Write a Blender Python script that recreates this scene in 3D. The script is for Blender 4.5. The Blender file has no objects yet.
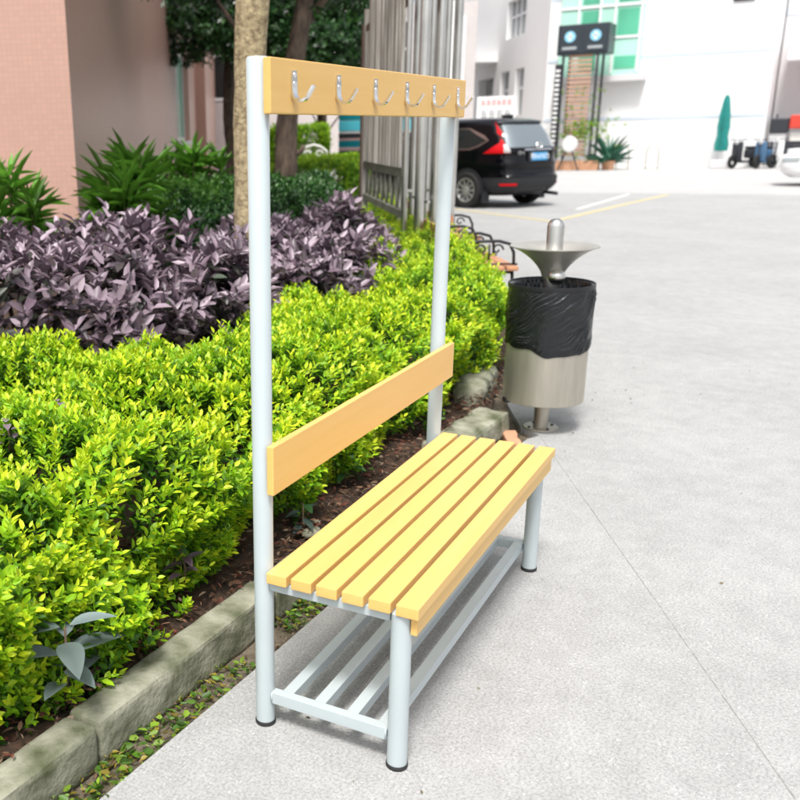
import bpy, bmesh, math, random
import numpy as np
from mathutils import Vector, Matrix
PI = math.pi
R = math.radians
rnd = random.Random(7)
C = bpy.context.scene.collection
scn = bpy.context.scene

# ------------------------------------------------------------------ materials
def new_mat(name):
    m = bpy.data.materials.new(name); m.use_nodes = True
    nt = m.node_tree; b = nt.nodes['Principled BSDF']
    return m, nt, b

def mat(name, col, rough=.5, metal=0., var=0., vscale=6., bump=0., bscale=60., coat=0., col2=None, stretch=None, trans=0.):
    m, nt, b = new_mat(name)
    b.inputs['Base Color'].default_value = (*col, 1)
    b.inputs['Roughness'].default_value = rough
    b.inputs['Metallic'].default_value = metal
    if coat: b.inputs['Coat Weight'].default_value = coat; b.inputs['Coat Roughness'].default_value = .05
    if trans: b.inputs['Transmission Weight'].default_value = trans
    tc = nt.nodes.new('ShaderNodeTexCoord'); mp = nt.nodes.new('ShaderNodeMapping')
    nt.links.new(tc.outputs['Object'], mp.inputs[0])
    if stretch: mp.inputs['Scale'].default_value = stretch
    if var or col2:
        n = nt.nodes.new('ShaderNodeTexNoise'); n.inputs['Scale'].default_value = vscale; n.inputs['Detail'].default_value = 6
        nt.links.new(mp.outputs[0], n.inputs['Vector'])
        r = nt.nodes.new('ShaderNodeValToRGB')
        c2 = col2 or tuple(min(1, c*(1+var)) for c in col)
        c1 = col if col2 else tuple(c*(1-var) for c in col)
        r.color_ramp.elements[0].position = .32; r.color_ramp.elements[1].position = .68
        r.color_ramp.elements[0].color = (*c1, 1); r.color_ramp.elements[1].color = (*c2, 1)
        nt.links.new(n.outputs['Fac'], r.inputs[0]); nt.links.new(r.outputs[0], b.inputs['Base Color'])
    if bump:
        n2 = nt.nodes.new('ShaderNodeTexNoise'); n2.inputs['Scale'].default_value = bscale; n2.inputs['Detail'].default_value = 5
        nt.links.new(mp.outputs[0], n2.inputs['Vector'])
        bp = nt.nodes.new('ShaderNodeBump'); bp.inputs['Strength'].default_value = bump; bp.inputs['Distance'].default_value = .01
        nt.links.new(n2.outputs['Fac'], bp.inputs['Height']); nt.links.new(bp.outputs[0], b.inputs['Normal'])
    return m

def leaf_mat(name, rough=.45, transl=.35, gloss=.4):
    m, nt, b = new_mat(name)
    a = nt.nodes.new('ShaderNodeAttribute'); a.attribute_name = 'Col'
    nt.links.new(a.outputs['Color'], b.inputs['Base Color'])
    b.inputs['Roughness'].default_value = rough
    b.inputs['Specular IOR Level'].default_value = gloss
    t = nt.nodes.new('ShaderNodeBsdfTranslucent'); mx = nt.nodes.new('ShaderNodeMixShader')
    nt.links.new(a.outputs['Color'], t.inputs['Color'])
    mx.inputs[0].default_value = transl
    nt.links.new(b.outputs[0], mx.inputs[1]); nt.links.new(t.outputs[0], mx.inputs[2])
    nt.links.new(mx.outputs[0], nt.nodes['Material Output'].inputs['Surface'])
    return m

def tile_mat(name, c1, c2, mortar, size, msize=.06, rough=.35, ratio=1.0, offset=0.):
    m, nt, b = new_mat(name)
    tc = nt.nodes.new('ShaderNodeTexCoord'); sp = nt.nodes.new('ShaderNodeSeparateXYZ'); ad = nt.nodes.new('ShaderNodeMath'); cb = nt.nodes.new('ShaderNodeCombineXYZ')
    nt.links.new(tc.outputs['Object'], sp.inputs[0])
    nt.links.new(sp.outputs['X'], ad.inputs[0]); nt.links.new(sp.outputs['Y'], ad.inputs[1])
    nt.links.new(ad.outputs[0], cb.inputs['X']); nt.links.new(sp.outputs['Z'], cb.inputs['Y'])
    br = nt.nodes.new('ShaderNodeTexBrick')
    br.offset = offset; br.inputs['Scale'].default_value = 1.; br.inputs['Brick Width'].default_value = size*ratio; br.inputs['Row Height'].default_value = size
    br.inputs['Mortar Size'].default_value = size*msize; br.inputs['Color1'].default_value = (*c1, 1); br.inputs['Color2'].default_value = (*c2, 1); br.inputs['Mortar'].default_value = (*mortar, 1)
    nt.links.new(cb.outputs[0], br.inputs['Vector'])
    n = nt.nodes.new('ShaderNodeTexNoise'); n.inputs['Scale'].default_value = .8; n.inputs['Detail'].default_value = 5
    nt.links.new(tc.outputs['Object'], n.inputs['Vector'])
    mx = nt.nodes.new('ShaderNodeMix'); mx.data_type = 'RGBA'; mx.blend_type = 'MULTIPLY'; mx.inputs[0].default_value = .35
    nt.links.new(br.outputs['Color'], mx.inputs[6]); nt.links.new(n.outputs['Color'], mx.inputs[7])
    rr = nt.nodes.new('ShaderNodeValToRGB'); rr.color_ramp.elements[0].color = (.6, .6, .6, 1); rr.color_ramp.elements[1].color = (1, 1, 1, 1)
    nt.links.new(n.outputs['Fac'], rr.inputs[0]); nt.links.new(rr.outputs[0], mx.inputs[7])
    nt.links.new(mx.outputs[2], b.inputs['Base Color'])
    b.inputs['Roughness'].default_value = rough
    return m

def concrete_mat(name, base, dark, light, speck=.35):
    m, nt, b = new_mat(name); N = nt.nodes; L = nt.links
    tc = N.new('ShaderNodeTexCoord')
    def noise(scale, detail=6, rough=.55):
        n = N.new('ShaderNodeTexNoise'); n.inputs['Scale'].default_value = scale; n.inputs['Detail'].default_value = detail; n.inputs['Roughness'].default_value = rough
        L.new(tc.outputs['Object'], n.inputs['Vector']); return n
    def ramp(n, p0, c0, p1, c1):
        r = N.new('ShaderNodeValToRGB'); r.color_ramp.elements[0].position = p0; r.color_ramp.elements[1].position = p1
        r.color_ramp.elements[0].color = (*c0, 1); r.color_ramp.elements[1].color = (*c1, 1); L.new(n.outputs[0], r.inputs[0]); return r
    def mix(t, f, a, c):
        x = N.new('ShaderNodeMix'); x.data_type = 'RGBA'; x.blend_type = t
        if isinstance(f, float): x.inputs[0].default_value = f
        else: L.new(f, x.inputs[0])
        L.new(a, x.inputs[6]); L.new(c, x.inputs[7]); return x.outputs[2]
    big = ramp(noise(.9, 10, .7), .25, dark, .75, base)
    mid = ramp(noise(9, 8, .7), .35, (.72, .72, .72), .65, (1, 1, 1))
    c = mix('MULTIPLY', .5, big.outputs[0], mid.outputs[0])
    fine = noise(120, 4, .85)
    f1 = ramp(fine, .40, (.38, .38, .39), .54, (1.08, 1.08, 1.08))
    c = mix('MULTIPLY', speck, c, f1.outputs[0])
    f2 = N.new('ShaderNodeTexVoronoi'); f2.inputs['Scale'].default_value = 95; L.new(tc.outputs['Object'], f2.inputs['Vector'])
    r2 = N.new('ShaderNodeValToRGB'); r2.color_ramp.elements[0].position = .0; r2.color_ramp.elements[1].position = .33
    r2.color_ramp.elements[0].color = (1, 1, 1, 1); r2.color_ramp.elements[1].color = (0, 0, 0, 1); L.new(f2.outputs['Distance'], r2.inputs[0])
    sel = ramp(noise(40, 3), .48, (0, 0, 0), .62, (.8, .8, .8))
    mm = N.new('ShaderNodeMath'); mm.operation = 'MULTIPLY'; L.new(r2.outputs[0], mm.inputs[0]); L.new(sel.outputs[0], mm.inputs[1])
    lc = N.new('ShaderNodeRGB'); lc.outputs[0].default_value = (*light, 1)
    c = mix('MIX', mm.outputs[0], c, lc.outputs[0])
    L.new(c, b.inputs['Base Color']); b.inputs['Roughness'].default_value = .85
    bp = N.new('ShaderNodeBump'); bp.inputs['Strength'].default_value = .35; bp.inputs['Distance'].default_value = .004
    L.new(fine.outputs[0], bp.inputs['Height']); L.new(bp.outputs[0], b.inputs['Normal'])
    return m

M = {}
M['wood'] = mat('orange_lacquered_slat', (.71, .435, .130), .42, col2=(.74, .465, .150), vscale=2.2, bump=.06, bscale=30, stretch=(1, 22, 22))
M['frame'] = mat('pale_powder_coat', (.43, .485, .50), .33, var=.04, vscale=5, bump=.05, bscale=400)
M['rubber'] = mat('black_rubber', (.02, .02, .022), .6)
M['chrome'] = mat('bright_hook_metal', (.78, .78, .78), .12, 1.)
M['steel'] = mat('brushed_stainless', (.50, .465, .40), .48, .85, var=.14, vscale=5, stretch=(3, 3, .5))
M['funnel'] = mat('dull_stainless', (.50, .48, .44), .5, .75, var=.12, vscale=6)
M['steel2'] = mat('stainless_tube', (.62, .61, .58), .28, 1., var=.15, vscale=3)
M['bag'] = mat('black_plastic_bag', (.009, .010, .012), .27, bump=.25, bscale=45)
M['iron'] = mat('black_iron', (.008, .008, .011), .4)
M['brown_wood'] = mat('brown_timber', (.50, .24, .13), .5, var=.15, vscale=5, stretch=(1, 8, 8))
M['weathered'] = mat('weathered_timber', (.20, .175, .15), .8, col2=(.48, .45, .41), vscale=3, stretch=(8, 8, .6), bump=.4, bscale=30)
M['weathered2'] = mat('grey_green_timber', (.13, .13, .10), .85, col2=(.25, .25, .20), vscale=6, bump=.4, bscale=40)
M['redrail'] = mat('red_brown_rail', (.09, .045, .035), .6, var=.2)
M['concrete'] = concrete_mat('concrete_paving', (.43, .43, .425), (.335, .335, .33), (.68, .68, .67), .5)
M['concrete_far'] = concrete_mat('painted_glare_concrete', (.485, .48, .475), (.42, .415, .41), (.6, .6, .6), .2)  # same ground as the paving, far overexposed brightness put into a paler colour
M['kerb'] = mat('mossy_kerb_concrete', (.075, .085, .04), .9, col2=(.34, .335, .26), vscale=9, bump=.55, bscale=60)
M['soil'] = mat('brown_soil', (.022, .013, .008), .95, col2=(.085, .05, .032), vscale=25, bump=1., bscale=50)
M['gutter'] = mat('gutter_dirt', (.07, .055, .035), .95, col2=(.17, .14, .10), vscale=22, bump=1., bscale=60)
M['litter'] = leaf_mat('dead_leaf', .8, .1, .2)
M['leaf'] = leaf_mat('leaf_soft')
M['leaf_gloss'] = leaf_mat('leaf_glossy', .3, .2, .6)
M['leaf_purple'] = leaf_mat('leaf_purple', .42, .15, .6)
M['twig'] = mat('twig_bark', (.10, .065, .04), .85, var=.3, vscale=20)
M['bark_pale'] = mat('pale_bark', (.17, .125, .07), .9, col2=(.42, .34, .20), vscale=26, bump=1., bscale=45)
M['bark_dark'] = mat('dark_bark', (.035, .024, .018), .9, col2=(.12, .085, .06), vscale=14, bump=1., bscale=30, stretch=(1, 1, .35))
M['pink_tile'] = tile_mat('pink_mosaic_tile', (.56, .335, .265), (.60, .36, .285), (.50, .325, .265), .05, .07)
M['white_tile'] = tile_mat('white_mosaic_tile', (.66, .62, .60), (.72, .68, .66), (.42, .38, .38), .11, .1)
M['white_wall'] = mat('white_render', (.80, .80, .80), .8, var=.02, vscale=.5)
M['grey_wall'] = mat('pale_grey_render', (.62, .61, .62), .8, var=.04, vscale=.5)
M['band'] = mat('pale_blue_band', (.55, .62, .70), .7)
M['green_glass'] = mat('green_glass', (.10, .42, .27), .25, var=.25, vscale=.4)
M['green_glass_pale'] = mat('pale_green_glass', (.42, .72, .60), .25, var=.1, vscale=.4)
M['glass_grey'] = mat('grey_window_glass', (.34, .37, .38), .2, var=.2, vscale=.8)
M['dark_glass'] = mat('dark_window_glass', (.015, .018, .02), .06)
M['car_black'] = mat('black_car_paint', (.002, .002, .0035), .10)
M['car_black'].node_tree.nodes['Principled BSDF'].inputs['Specular IOR Level'].default_value = .32
M['car_white'] = mat('white_car_paint', (.8, .8, .8), .25, coat=.6)
M['car_glass'] = mat('car_glass', (.012, .015, .016), .03)
M['rear_glass'] = mat('rear_car_glass', (.26, .30, .32), .04, .6, coat=1.)
M['plastic'] = mat('grey_bumper_plastic', (.010, .011, .014), .6)
M['tyre'] = mat('tyre_rubber', (.009, .009, .009), .85)
M['alloy'] = mat('alloy_rim', (.72, .72, .72), .3, .8)
M['red_lens'] = mat('red_lens', (.50, .006, .010), .6)
M['red_lens'].node_tree.nodes['Principled BSDF'].inputs['Specular IOR Level'].default_value = .12
M['blue_paint'] = mat('blue_scooter_paint', (.05, .12, .22), .4)
M['white_lens'] = mat('white_lens', (.42, .42, .42), .15, coat=1.)
M['plate_blue'] = mat('blue_plate', (.015, .30, .62), .4)
M['white'] = mat('white_paint', (.8, .8, .8), .45)
M['cream'] = mat('cream_white_paint', (.72, .71, .66), .5, var=.05)
M['teal'] = mat('teal_paint', (.0, .22, .26), .4)
M['cyan'] = mat('cyan_paint', (.10, .60, .72), .4)
M['darkpaint'] = mat('dark_paint', (.025, .028, .035), .45)
M['pinkpaint'] = mat('pink_stripe', (.62, .35, .32), .5)
M['yellowline'] = mat('worn_yellow_paint', (.62, .50, .18), .8, col2=(.45, .42, .30), vscale=12)
M['whiteline'] = mat('worn_white_paint', (.62, .62, .60), .8, var=.15, vscale=12)
M['signblack'] = mat('sign_housing', (.03, .04, .05), .4)
M['signblue'] = mat('sign_blue_panel', (.25, .55, .72), .3)
M['brick'] = tile_mat('orange_brick', (.46, .22, .13), (.52, .27, .16), (.5, .45, .4), .09, .1, .8, 2.5, .5)
M['terracotta'] = mat('terracotta_planter', (.50, .27, .16), .75, var=.1)
M['red'] = mat('red_cloth', (.55, .05, .03), .7)
M['teal_cloth'] = mat('teal_parasol_cloth', (.01, .20, .18), .75, var=.15)
M['signred'] = mat('red_lettering', (.55, .06, .05), .6)

def vary(m, amt):
    nt = m.node_tree; b = nt.nodes['Principled BSDF']; l = b.inputs['Base Color'].links[0]; src = l.from_socket
    oi = nt.nodes.new('ShaderNodeObjectInfo'); mr = nt.nodes.new('ShaderNodeMapRange'); mr.inputs['To Min'].default_value = 1-amt; mr.inputs['To Max'].default_value = 1+amt
    nt.links.new(oi.outputs['Random'], mr.inputs[0]); vm = nt.nodes.new('ShaderNodeVectorMath'); vm.operation = 'SCALE'
    nt.links.new(src, vm.inputs[0]); nt.links.new(mr.outputs[0], vm.inputs['Scale']); nt.links.new(vm.outputs[0], b.inputs['Base Color'])
vary(M['weathered'], .35); vary(M['wood'], .05)

# ------------------------------------------------------------------ mesh helpers
def mesh_obj(name, bm, m, parent=None, smooth=None):
    me = bpy.data.meshes.new(name)
    bmesh.ops.recalc_face_normals(bm, faces=bm.faces[:])
    bm.to_mesh(me); bm.free()
    if smooth is not None:
        me.polygons.foreach_set('use_smooth', [True]*len(me.polygons))
        if smooth > 0: me.set_sharp_from_angle(angle=R(smooth))
    o = bpy.data.objects.new(name, me); me.materials.append(M[m] if isinstance(m, str) else m)
    C.objects.link(o)
    if parent: o.parent = parent
    return o

def thing(name, label, cat, loc=(0, 0, 0), rz=0., group=None):
    o = bpy.data.objects.new(name, None); o.empty_display_size = .1
    C.objects.link(o); o.location = loc; o.rotation_euler = (0, 0, rz)
    o['label'] = label; o['category'] = cat
    if group: o['group'] = group
    return o

def tag(o, label, cat, group=None):
    o['label'] = label; o['category'] = cat
    if group: o['group'] = group
    return o

def copy_tree(o, parent=None):
    c = o.copy(); C.objects.link(c); c.parent = parent
    for ch in list(o.children): copy_tree(ch, c)
    return c

def box(bm, x0, x1, y0, y1, z0, z1, bev=0., seg=2, mtx=None):
    b = bmesh.new()
    bmesh.ops.create_cube(b, size=1)
    for v in b.verts: v.co = Vector(((x0+x1)/2+v.co.x*(x1-x0), (y0+y1)/2+v.co.y*(y1-y0), (z0+z1)/2+v.co.z*(z1-z0)))
    if bev: bmesh.ops.bevel(b, geom=b.edges[:], offset=bev, segments=seg, profile=.5, affect='EDGES')
    if mtx is not None: b.transform(mtx)
    merge(bm, b)

def merge(bm, b):
    me = bpy.data.meshes.new('tmp'); b.to_mesh(me); b.free(); bm.from_mesh(me); bpy.data.meshes.remove(me)

def tube(bm, path, rad, n=12, cap=True):
    path = [Vector(p) for p in path]; k = len(path)
    rads = rad if isinstance(rad, (list, tuple)) else [rad]*k
    rings = []; prev = None
    for i, p in enumerate(path):
        t = (path[min(i+1, k-1)]-path[max(i-1, 0)]).normalized()
        if prev is None:
            a = Vector((0, 0, 1)) if abs(t.z) < .9 else Vector((1, 0, 0))
            u = t.cross(a).normalized()
        else: u = (prev-t*prev.dot(t)).normalized()
        prev = u; w = t.cross(u)
        rings.append([bm.verts.new(p+(u*math.cos(2*PI*j/n)+w*math.sin(2*PI*j/n))*rads[i]) for j in range(n)])
    for a, b in zip(rings, rings[1:]):
        for j in range(n): bm.faces.new((a[j], a[(j+1) % n], b[(j+1) % n], b[j]))
    if cap: bm.faces.new(rings[0][::-1]); bm.faces.new(rings[-1])

def lathe(bm, prof, n=48, c=(0, 0), axis='z', caps=True):
    rings = []
    for r, z in prof:
        ring = []
        for j in range(n):
            a = 2*PI*j/n
            if axis == 'z': p = (c[0]+r*math.cos(a), c[1]+r*math.sin(a), z)
            else: p = (c[0]+r*math.cos(a), z, c[1]+r*math.sin(a))
            ring.append(bm.verts.new(p))
        rings.append(ring)
    for a, b in zip(rings, rings[1:]):
        for j in range(n): bm.faces.new((a[j], a[(j+1) % n], b[(j+1) % n], b[j]))
    if caps and prof[0][0] > 1e-6: bm.faces.new(rings[0][::-1])
    if caps and prof[-1][0] > 1e-6: bm.faces.new(rings[-1])
    bmesh.ops.remove_doubles(bm, verts=bm.verts[:], dist=1e-6)

def prism(bm, pts, z0, z1):
    a = [bm.verts.new((x, y, z0)) for x, y in pts]; b = [bm.verts.new((x, y, z1)) for x, y in pts]
    bm.faces.new(a[::-1]); bm.faces.new(b)
    for i in range(len(pts)): j = (i+1) % len(pts); bm.faces.new((a[i], a[j], b[j], b[i]))

def part(name, m, parent, fn, smooth=None):
    bm = bmesh.new(); fn(bm); return mesh_obj(name, bm, m, parent, smooth)

def bx(name, m, parent, *a, bev=0., smooth=None):
    bm = bmesh.new(); box(bm, *a, bev=bev); o = mesh_obj(name, bm, m, parent, 40 if bev and smooth is None else smooth)
    if bev: wn = o.modifiers.new('weighted', 'WEIGHTED_NORMAL'); wn.keep_sharp = True; wn.weight = 100
    return o

def struct(o): o['kind'] = 'structure'; return o

# noise (value noise, numpy)
def vnoise(x, y, s=1., seed=0):
    x = np.asarray(x)*s; y = np.asarray(y)*s
    xi = np.floor(x).astype(int); yi = np.floor(y).astype(int); fx = x-xi; fy = y-yi
    fx = fx*fx*(3-2*fx); fy = fy*fy*(3-2*fy)
    def h(a, b):
        v = np.sin(a*127.1+b*311.7+seed*74.7)*43758.5453; return v-np.floor(v)
    return (h(xi, yi)*(1-fx)+h(xi+1, yi)*fx)*(1-fy)+(h(xi, yi+1)*(1-fx)+h(xi+1, yi+1)*fx)*fy

# ------------------------------------------------------------------ foliage
def unit(a): return a/np.maximum(np.linalg.norm(a, axis=1, keepdims=True), 1e-9)

def leaf_object(name, P, D, N, Ln, Wd, col, m, parent=None, fold=.3, droop=.12, simple=False):
    n = len(P); D = unit(D); S = unit(np.cross(D, N)); N = np.cross(S, D)
    Ln = Ln[:, None]; Wd = Wd[:, None]
    if simple:
        V = np.stack([P, P+D*Ln*.5+S*Wd*.5+N*Wd*fold*.5, P+D*Ln-N*Ln*droop, P+D*Ln*.5-S*Wd*.5+N*Wd*fold*.5], 1)
        k = 4; F = np.array([[0, 1, 2, 3]])
    else:
        V = np.stack([P, P+D*Ln*.3+S*Wd*.46+N*Wd*fold*.5, P+D*Ln*.68+S*Wd*.4+N*(Wd*fold*.4-Ln*droop*.4),
                      P+D*Ln-N*Ln*droop, P+D*Ln*.68-S*Wd*.4+N*(Wd*fold*.4-Ln*droop*.4), P+D*Ln*.3-S*Wd*.46+N*Wd*fold*.5], 1)
        k = 6; F = np.array([[0, 1, 2, 3], [0, 3, 4, 5]])
    me = bpy.data.meshes.new(name)
    nf = len(F)
    me.vertices.add(n*k); me.vertices.foreach_set('co', V.reshape(-1).astype(np.float32))
    idx = (F[None]+(np.arange(n)*k)[:, None, None]).reshape(-1)
    me.loops.add(n*nf*4); me.polygons.add(n*nf)
    me.loops.foreach_set('vertex_index', idx.astype(np.int32))
    me.polygons.foreach_set('loop_start', (np.arange(n*nf)*4).astype(np.int32))
    me.update(calc_edges=True)
    ca = me.color_attributes.new('Col', 'FLOAT_COLOR', 'POINT')
    cc = np.ones((n*k, 4), np.float32); cc[:, :3] = np.repeat(col, k, axis=0)
    ca.data.foreach_set('color', cc.reshape(-1))
    me.materials.append(M[m]); me.validate()
    o = bpy.data.objects.new(name, me); C.objects.link(o)
    if parent: o.parent = parent
    return o

def sprigs(O, Dr, rng, K, stem, leaf, wid, pal, spread=1.0, dec=False):
    """O origins (n,3), Dr directions; returns leaf arrays. pal = (inner, mid, tip) linear colours"""
    n = len(O); Dr = unit(Dr)
    a = unit(np.cross(Dr, rng.normal(size=(n, 3)))); b = np.cross(Dr, a)
    Ps, Ds, Ns, Ls, Ws, Cs = [], [], [], [], [], []
    inner, mid, tip = [np.array(c) for c in pal]
    tone = np.clip(rng.uniform(0, 1, n)*.6+.9*(vnoise(O[:, 0], O[:, 1]+O[:, 2]*.7, 5.5, 17)*.6+vnoise(O[:, 0], O[:, 1]+O[:, 2], 2.1, 5)*.4-.2), 0, 1.1)
    for k in range(K):
        t = (k+.5)/K
        ang = (k*PI/2*1.0 if dec and k % 2 == 0 else k*2.4) + (PI if dec and k % 2 else 0) + rng.normal(0, .25, n)
        side = a*np.cos(ang)[:, None]+b*np.sin(ang)[:, None]
        op = (1.15-.75*t)*spread
        D = Dr*math.cos(op)+side*math.sin(op)+rng.normal(0, .12, (n, 3))
        P = O+Dr*(stem*t)[:, None]+side*.002
        Nn = Dr*math.sin(op)-side*math.cos(op)*-1*0+Dr*.3+rng.normal(0, .2, (n, 3))+np.array([0, 0, .3])
        L = leaf*(1.05-.5*abs(t-.45))*rng.uniform(.75, 1.2, n)
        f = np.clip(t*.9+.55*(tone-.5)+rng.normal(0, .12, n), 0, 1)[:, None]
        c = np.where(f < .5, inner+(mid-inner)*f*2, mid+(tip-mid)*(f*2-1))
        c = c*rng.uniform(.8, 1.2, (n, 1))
        Ps.append(P); Ds.append(D); Ns.append(Nn); Ls.append(L); Ws.append(L*wid*rng.uniform(.85, 1.15, n)); Cs.append(c)
    cat = np.concatenate
    return cat(Ps), cat(Ds), cat(Ns), cat(Ls), cat(Ws), cat(Cs)

def poly_dist(x, y, poly):
    """inside mask, distance to boundary and outward vector"""
    x = np.asarray(x); y = np.asarray(y); ins = np.zeros(len(x), bool); best = np.full(len(x), 1e9); ox = np.zeros(len(x)); oy = np.zeros(len(x))
    for i in range(len(poly)):
        x0, y0 = poly[i]; x1, y1 = poly[(i+1) % len(poly)]
        c = ((y0 > y) != (y1 > y))
        with np.errstate(divide='ignore', invalid='ignore'): xi = (x1-x0)*(y-y0)/(y1-y0)+x0
        ins ^= c & (x < xi)
        dx, dy = x1-x0, y1-y0; t = np.clip(((x-x0)*dx+(y-y0)*dy)/(dx*dx+dy*dy), 0, 1)
        px, py = x0+t*dx, y0+t*dy; d = np.hypot(x-px, y-py); m = d < best
        best[m] = d[m]; ox[m] = (px-x)[m]; oy[m] = (py-y)[m]
    d = np.maximum(best, 1e-6)
    return ins, best, ox/d, oy/d

def hedge_points(poly, h, dens, rng, rnd_r=.16, bump=.07, zlow=.1, dens_fn=None, seed=1, bs=3.5, hfun=None):
    """points + outward normals on a bumpy hedge surface over a polygon"""
    xs = [p[0] for p in poly]; ys = [p[1] for p in poly]
    A = (max(xs)-min(xs))*(max(ys)-min(ys)); n = int(A*dens)
    x = rng.uniform(min(xs), max(xs), n); y = rng.uniform(min(ys), max(ys), n)
    ins, d, ox, oy = poly_dist(x, y, poly)
    keep = ins
    if dens_fn is not None: keep &= rng.uniform(0, 1, n) < dens_fn(x, y)
    x, y, d, ox, oy = x[keep], y[keep], d[keep], ox[keep], oy[keep]
    bmp = (vnoise(x, y, bs, seed)-.5)*2*bump+(vnoise(x, y, bs*2.7, seed+3)-.5)*bump
    e = np.clip(1-d/rnd_r, 0, 1)
    hh = h if hfun is None else hfun(x, y)
    z = hh+bmp-rnd_r*(1-np.sqrt(np.clip(1-e*e, 0, 1)))
    top = np.stack([x, y, z], 1); nt = np.stack([ox*e*1.2+rng.normal(0, .25, len(x)), oy*e*1.2+rng.normal(0, .25, len(x)), np.full(len(x), 1.)], 1)
    # sides
    PP, NN = [top], [nt]
    for i in range(len(poly)):
        x0, y0 = poly[i]; x1, y1 = poly[(i+1) % len(poly)]
        L = math.hypot(x1-x0, y1-y0); m = int(L*(h-zlow)*dens*1.25)
        if m < 1: continue
        t = rng.uniform(0, 1, m); z = rng.uniform(zlow, h-rnd_r*.4, m)
        nx, ny = (y1-y0)/L, -(x1-x0)/L
        cx, cy = x0+(x1-x0)*t, y0+(y1-y0)*t
        tst, _, _, _ = poly_dist(np.array([(x0+x1)/2+nx*.01]), np.array([(y0+y1)/2+ny*.01]), poly)
        if tst[0]: nx, ny = -nx, -ny
        s = t*L+i*9.3
        off = (vnoise(s, z, bs, seed+5)-.5)*2*bump*1.3+(vnoise(s, z, bs*2.7, seed+6)-.5)*bump
        zrel = (z-zlow)/(h-zlow)
        off -= .05*np.clip(1-zrel*2.2, 0, 1)+.10*np.clip((zrel-.75)/.25, 0, 1)**2*.6
        if dens_fn is not None:
            k = rng.uniform(0, 1, m) < dens_fn(cx, cy); cx, cy, z, off = cx[k], cy[k], z[k], off[k]; m = len(cx)
        # thin towards the ground
        k = rng.uniform(0, 1, m) < np.clip(.4+1.6*(z-zlow)/(h-zlow), 0, 1); cx, cy, z, off = cx[k], cy[k], z[k], off[k]; m = len(cx)
        PP.append(np.stack([cx+nx*off, cy+ny*off, z], 1))
        NN.append(np.stack([np.full(m, nx)+rng.normal(0, .35, m), np.full(m, ny)+rng.normal(0, .35, m), rng.uniform(.2, 1.1, m)], 1))
    return np.concatenate(PP), unit(np.concatenate(NN))

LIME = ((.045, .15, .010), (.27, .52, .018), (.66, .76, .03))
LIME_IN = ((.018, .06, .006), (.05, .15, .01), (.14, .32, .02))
GREEN = ((.010, .035, .010), (.022, .085, .018), (.06, .17, .03))
MID = ((.04, .13, .01), (.17, .38, .018), (.42, .60, .03))
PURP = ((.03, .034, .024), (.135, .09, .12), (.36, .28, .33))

def stems_mesh(name, pts, rng_, parent, hmin, hmax, r=.004, spread=.18, m='twig'):
    for (x, y) in pts:
        bm = bmesh.new()
        h = rng_.uniform(hmin, hmax); p = [Vector((x, y, .03))]; dx, dy = rng_.uniform(-spread, spread), rng_.uniform(-spread, spread)
        for k in range(1, 5):
            t = k/4; p.append(Vector((x+dx*t+rng_.uniform(-.02, .02), y+dy*t+rng_.uniform(-.02, .02), .03+h*t)))
        tube(bm, p, [r*1.3, r*1.1, r*.9, r*.7, r*.4], 5)
        for _ in range(2):
            q = p[rng_.choice([1, 2, 3])]; e = q+Vector((rng_.uniform(-.12, .12), rng_.uniform(-.12, .12), rng_.uniform(.03, .14)))
            tube(bm, [q, (q+e)/2+Vector((0, 0, .01)), e], [r*.6, r*.5, r*.3], 4)
        mesh_obj(name, bm, m, parent, 0)

def in_poly_points(poly, n, rng):
    xs = [p[0] for p in poly]; ys = [p[1] for p in poly]; out = []
    while len(out) < n:
        x = rng.uniform(min(xs), max(xs), 200); y = rng.uniform(min(ys), max(ys), 200)
        ins, d, _, _ = poly_dist(x, y, poly)
        out += [(float(a), float(b)) for a, b, i, dd in zip(x, y, ins, d) if i and dd > .08]
    return out[:n]

def hedge(name, label, cat, poly, h, dens, seed, pal, pal_in, leaf, wid, K, stem, m='leaf', zlow=.1, bump=.07, rr=.16, dens_fn=None, simple=False, nstem=0, inner=.6, group=None, hfun=None, spread=1., bs=3.5, droop=.12):
    rng = np.random.default_rng(seed); t = thing(name, label, cat, (poly[0][0], poly[0][1], 0), 0, group)
    off = np.array([poly[0][0], poly[0][1], 0])
    P, Nn = hedge_points(poly, h, dens, rng, rr, bump, zlow, dens_fn, seed, bs, hfun)
    k = rng.uniform(0, 1, len(P)); P = P-Nn*(stem*.6)
    S = rng.uniform(.7, 1.35, len(P))*stem
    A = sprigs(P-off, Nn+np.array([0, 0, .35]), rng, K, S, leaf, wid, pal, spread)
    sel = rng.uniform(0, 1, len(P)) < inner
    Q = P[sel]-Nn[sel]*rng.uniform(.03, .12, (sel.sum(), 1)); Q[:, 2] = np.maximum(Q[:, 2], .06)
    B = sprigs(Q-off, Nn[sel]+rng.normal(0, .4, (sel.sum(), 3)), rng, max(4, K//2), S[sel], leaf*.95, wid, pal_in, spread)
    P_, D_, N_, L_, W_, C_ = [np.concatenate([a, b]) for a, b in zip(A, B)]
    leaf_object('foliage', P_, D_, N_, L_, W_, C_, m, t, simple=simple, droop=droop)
    if nstem:
        r2 = random.Random(seed); pts = in_poly_points(poly, nstem, rng)
        stems_mesh('stem', [(a-off[0], b-off[1]) for a, b in pts], r2, t, h*.5, h*.85)
    return t

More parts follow.
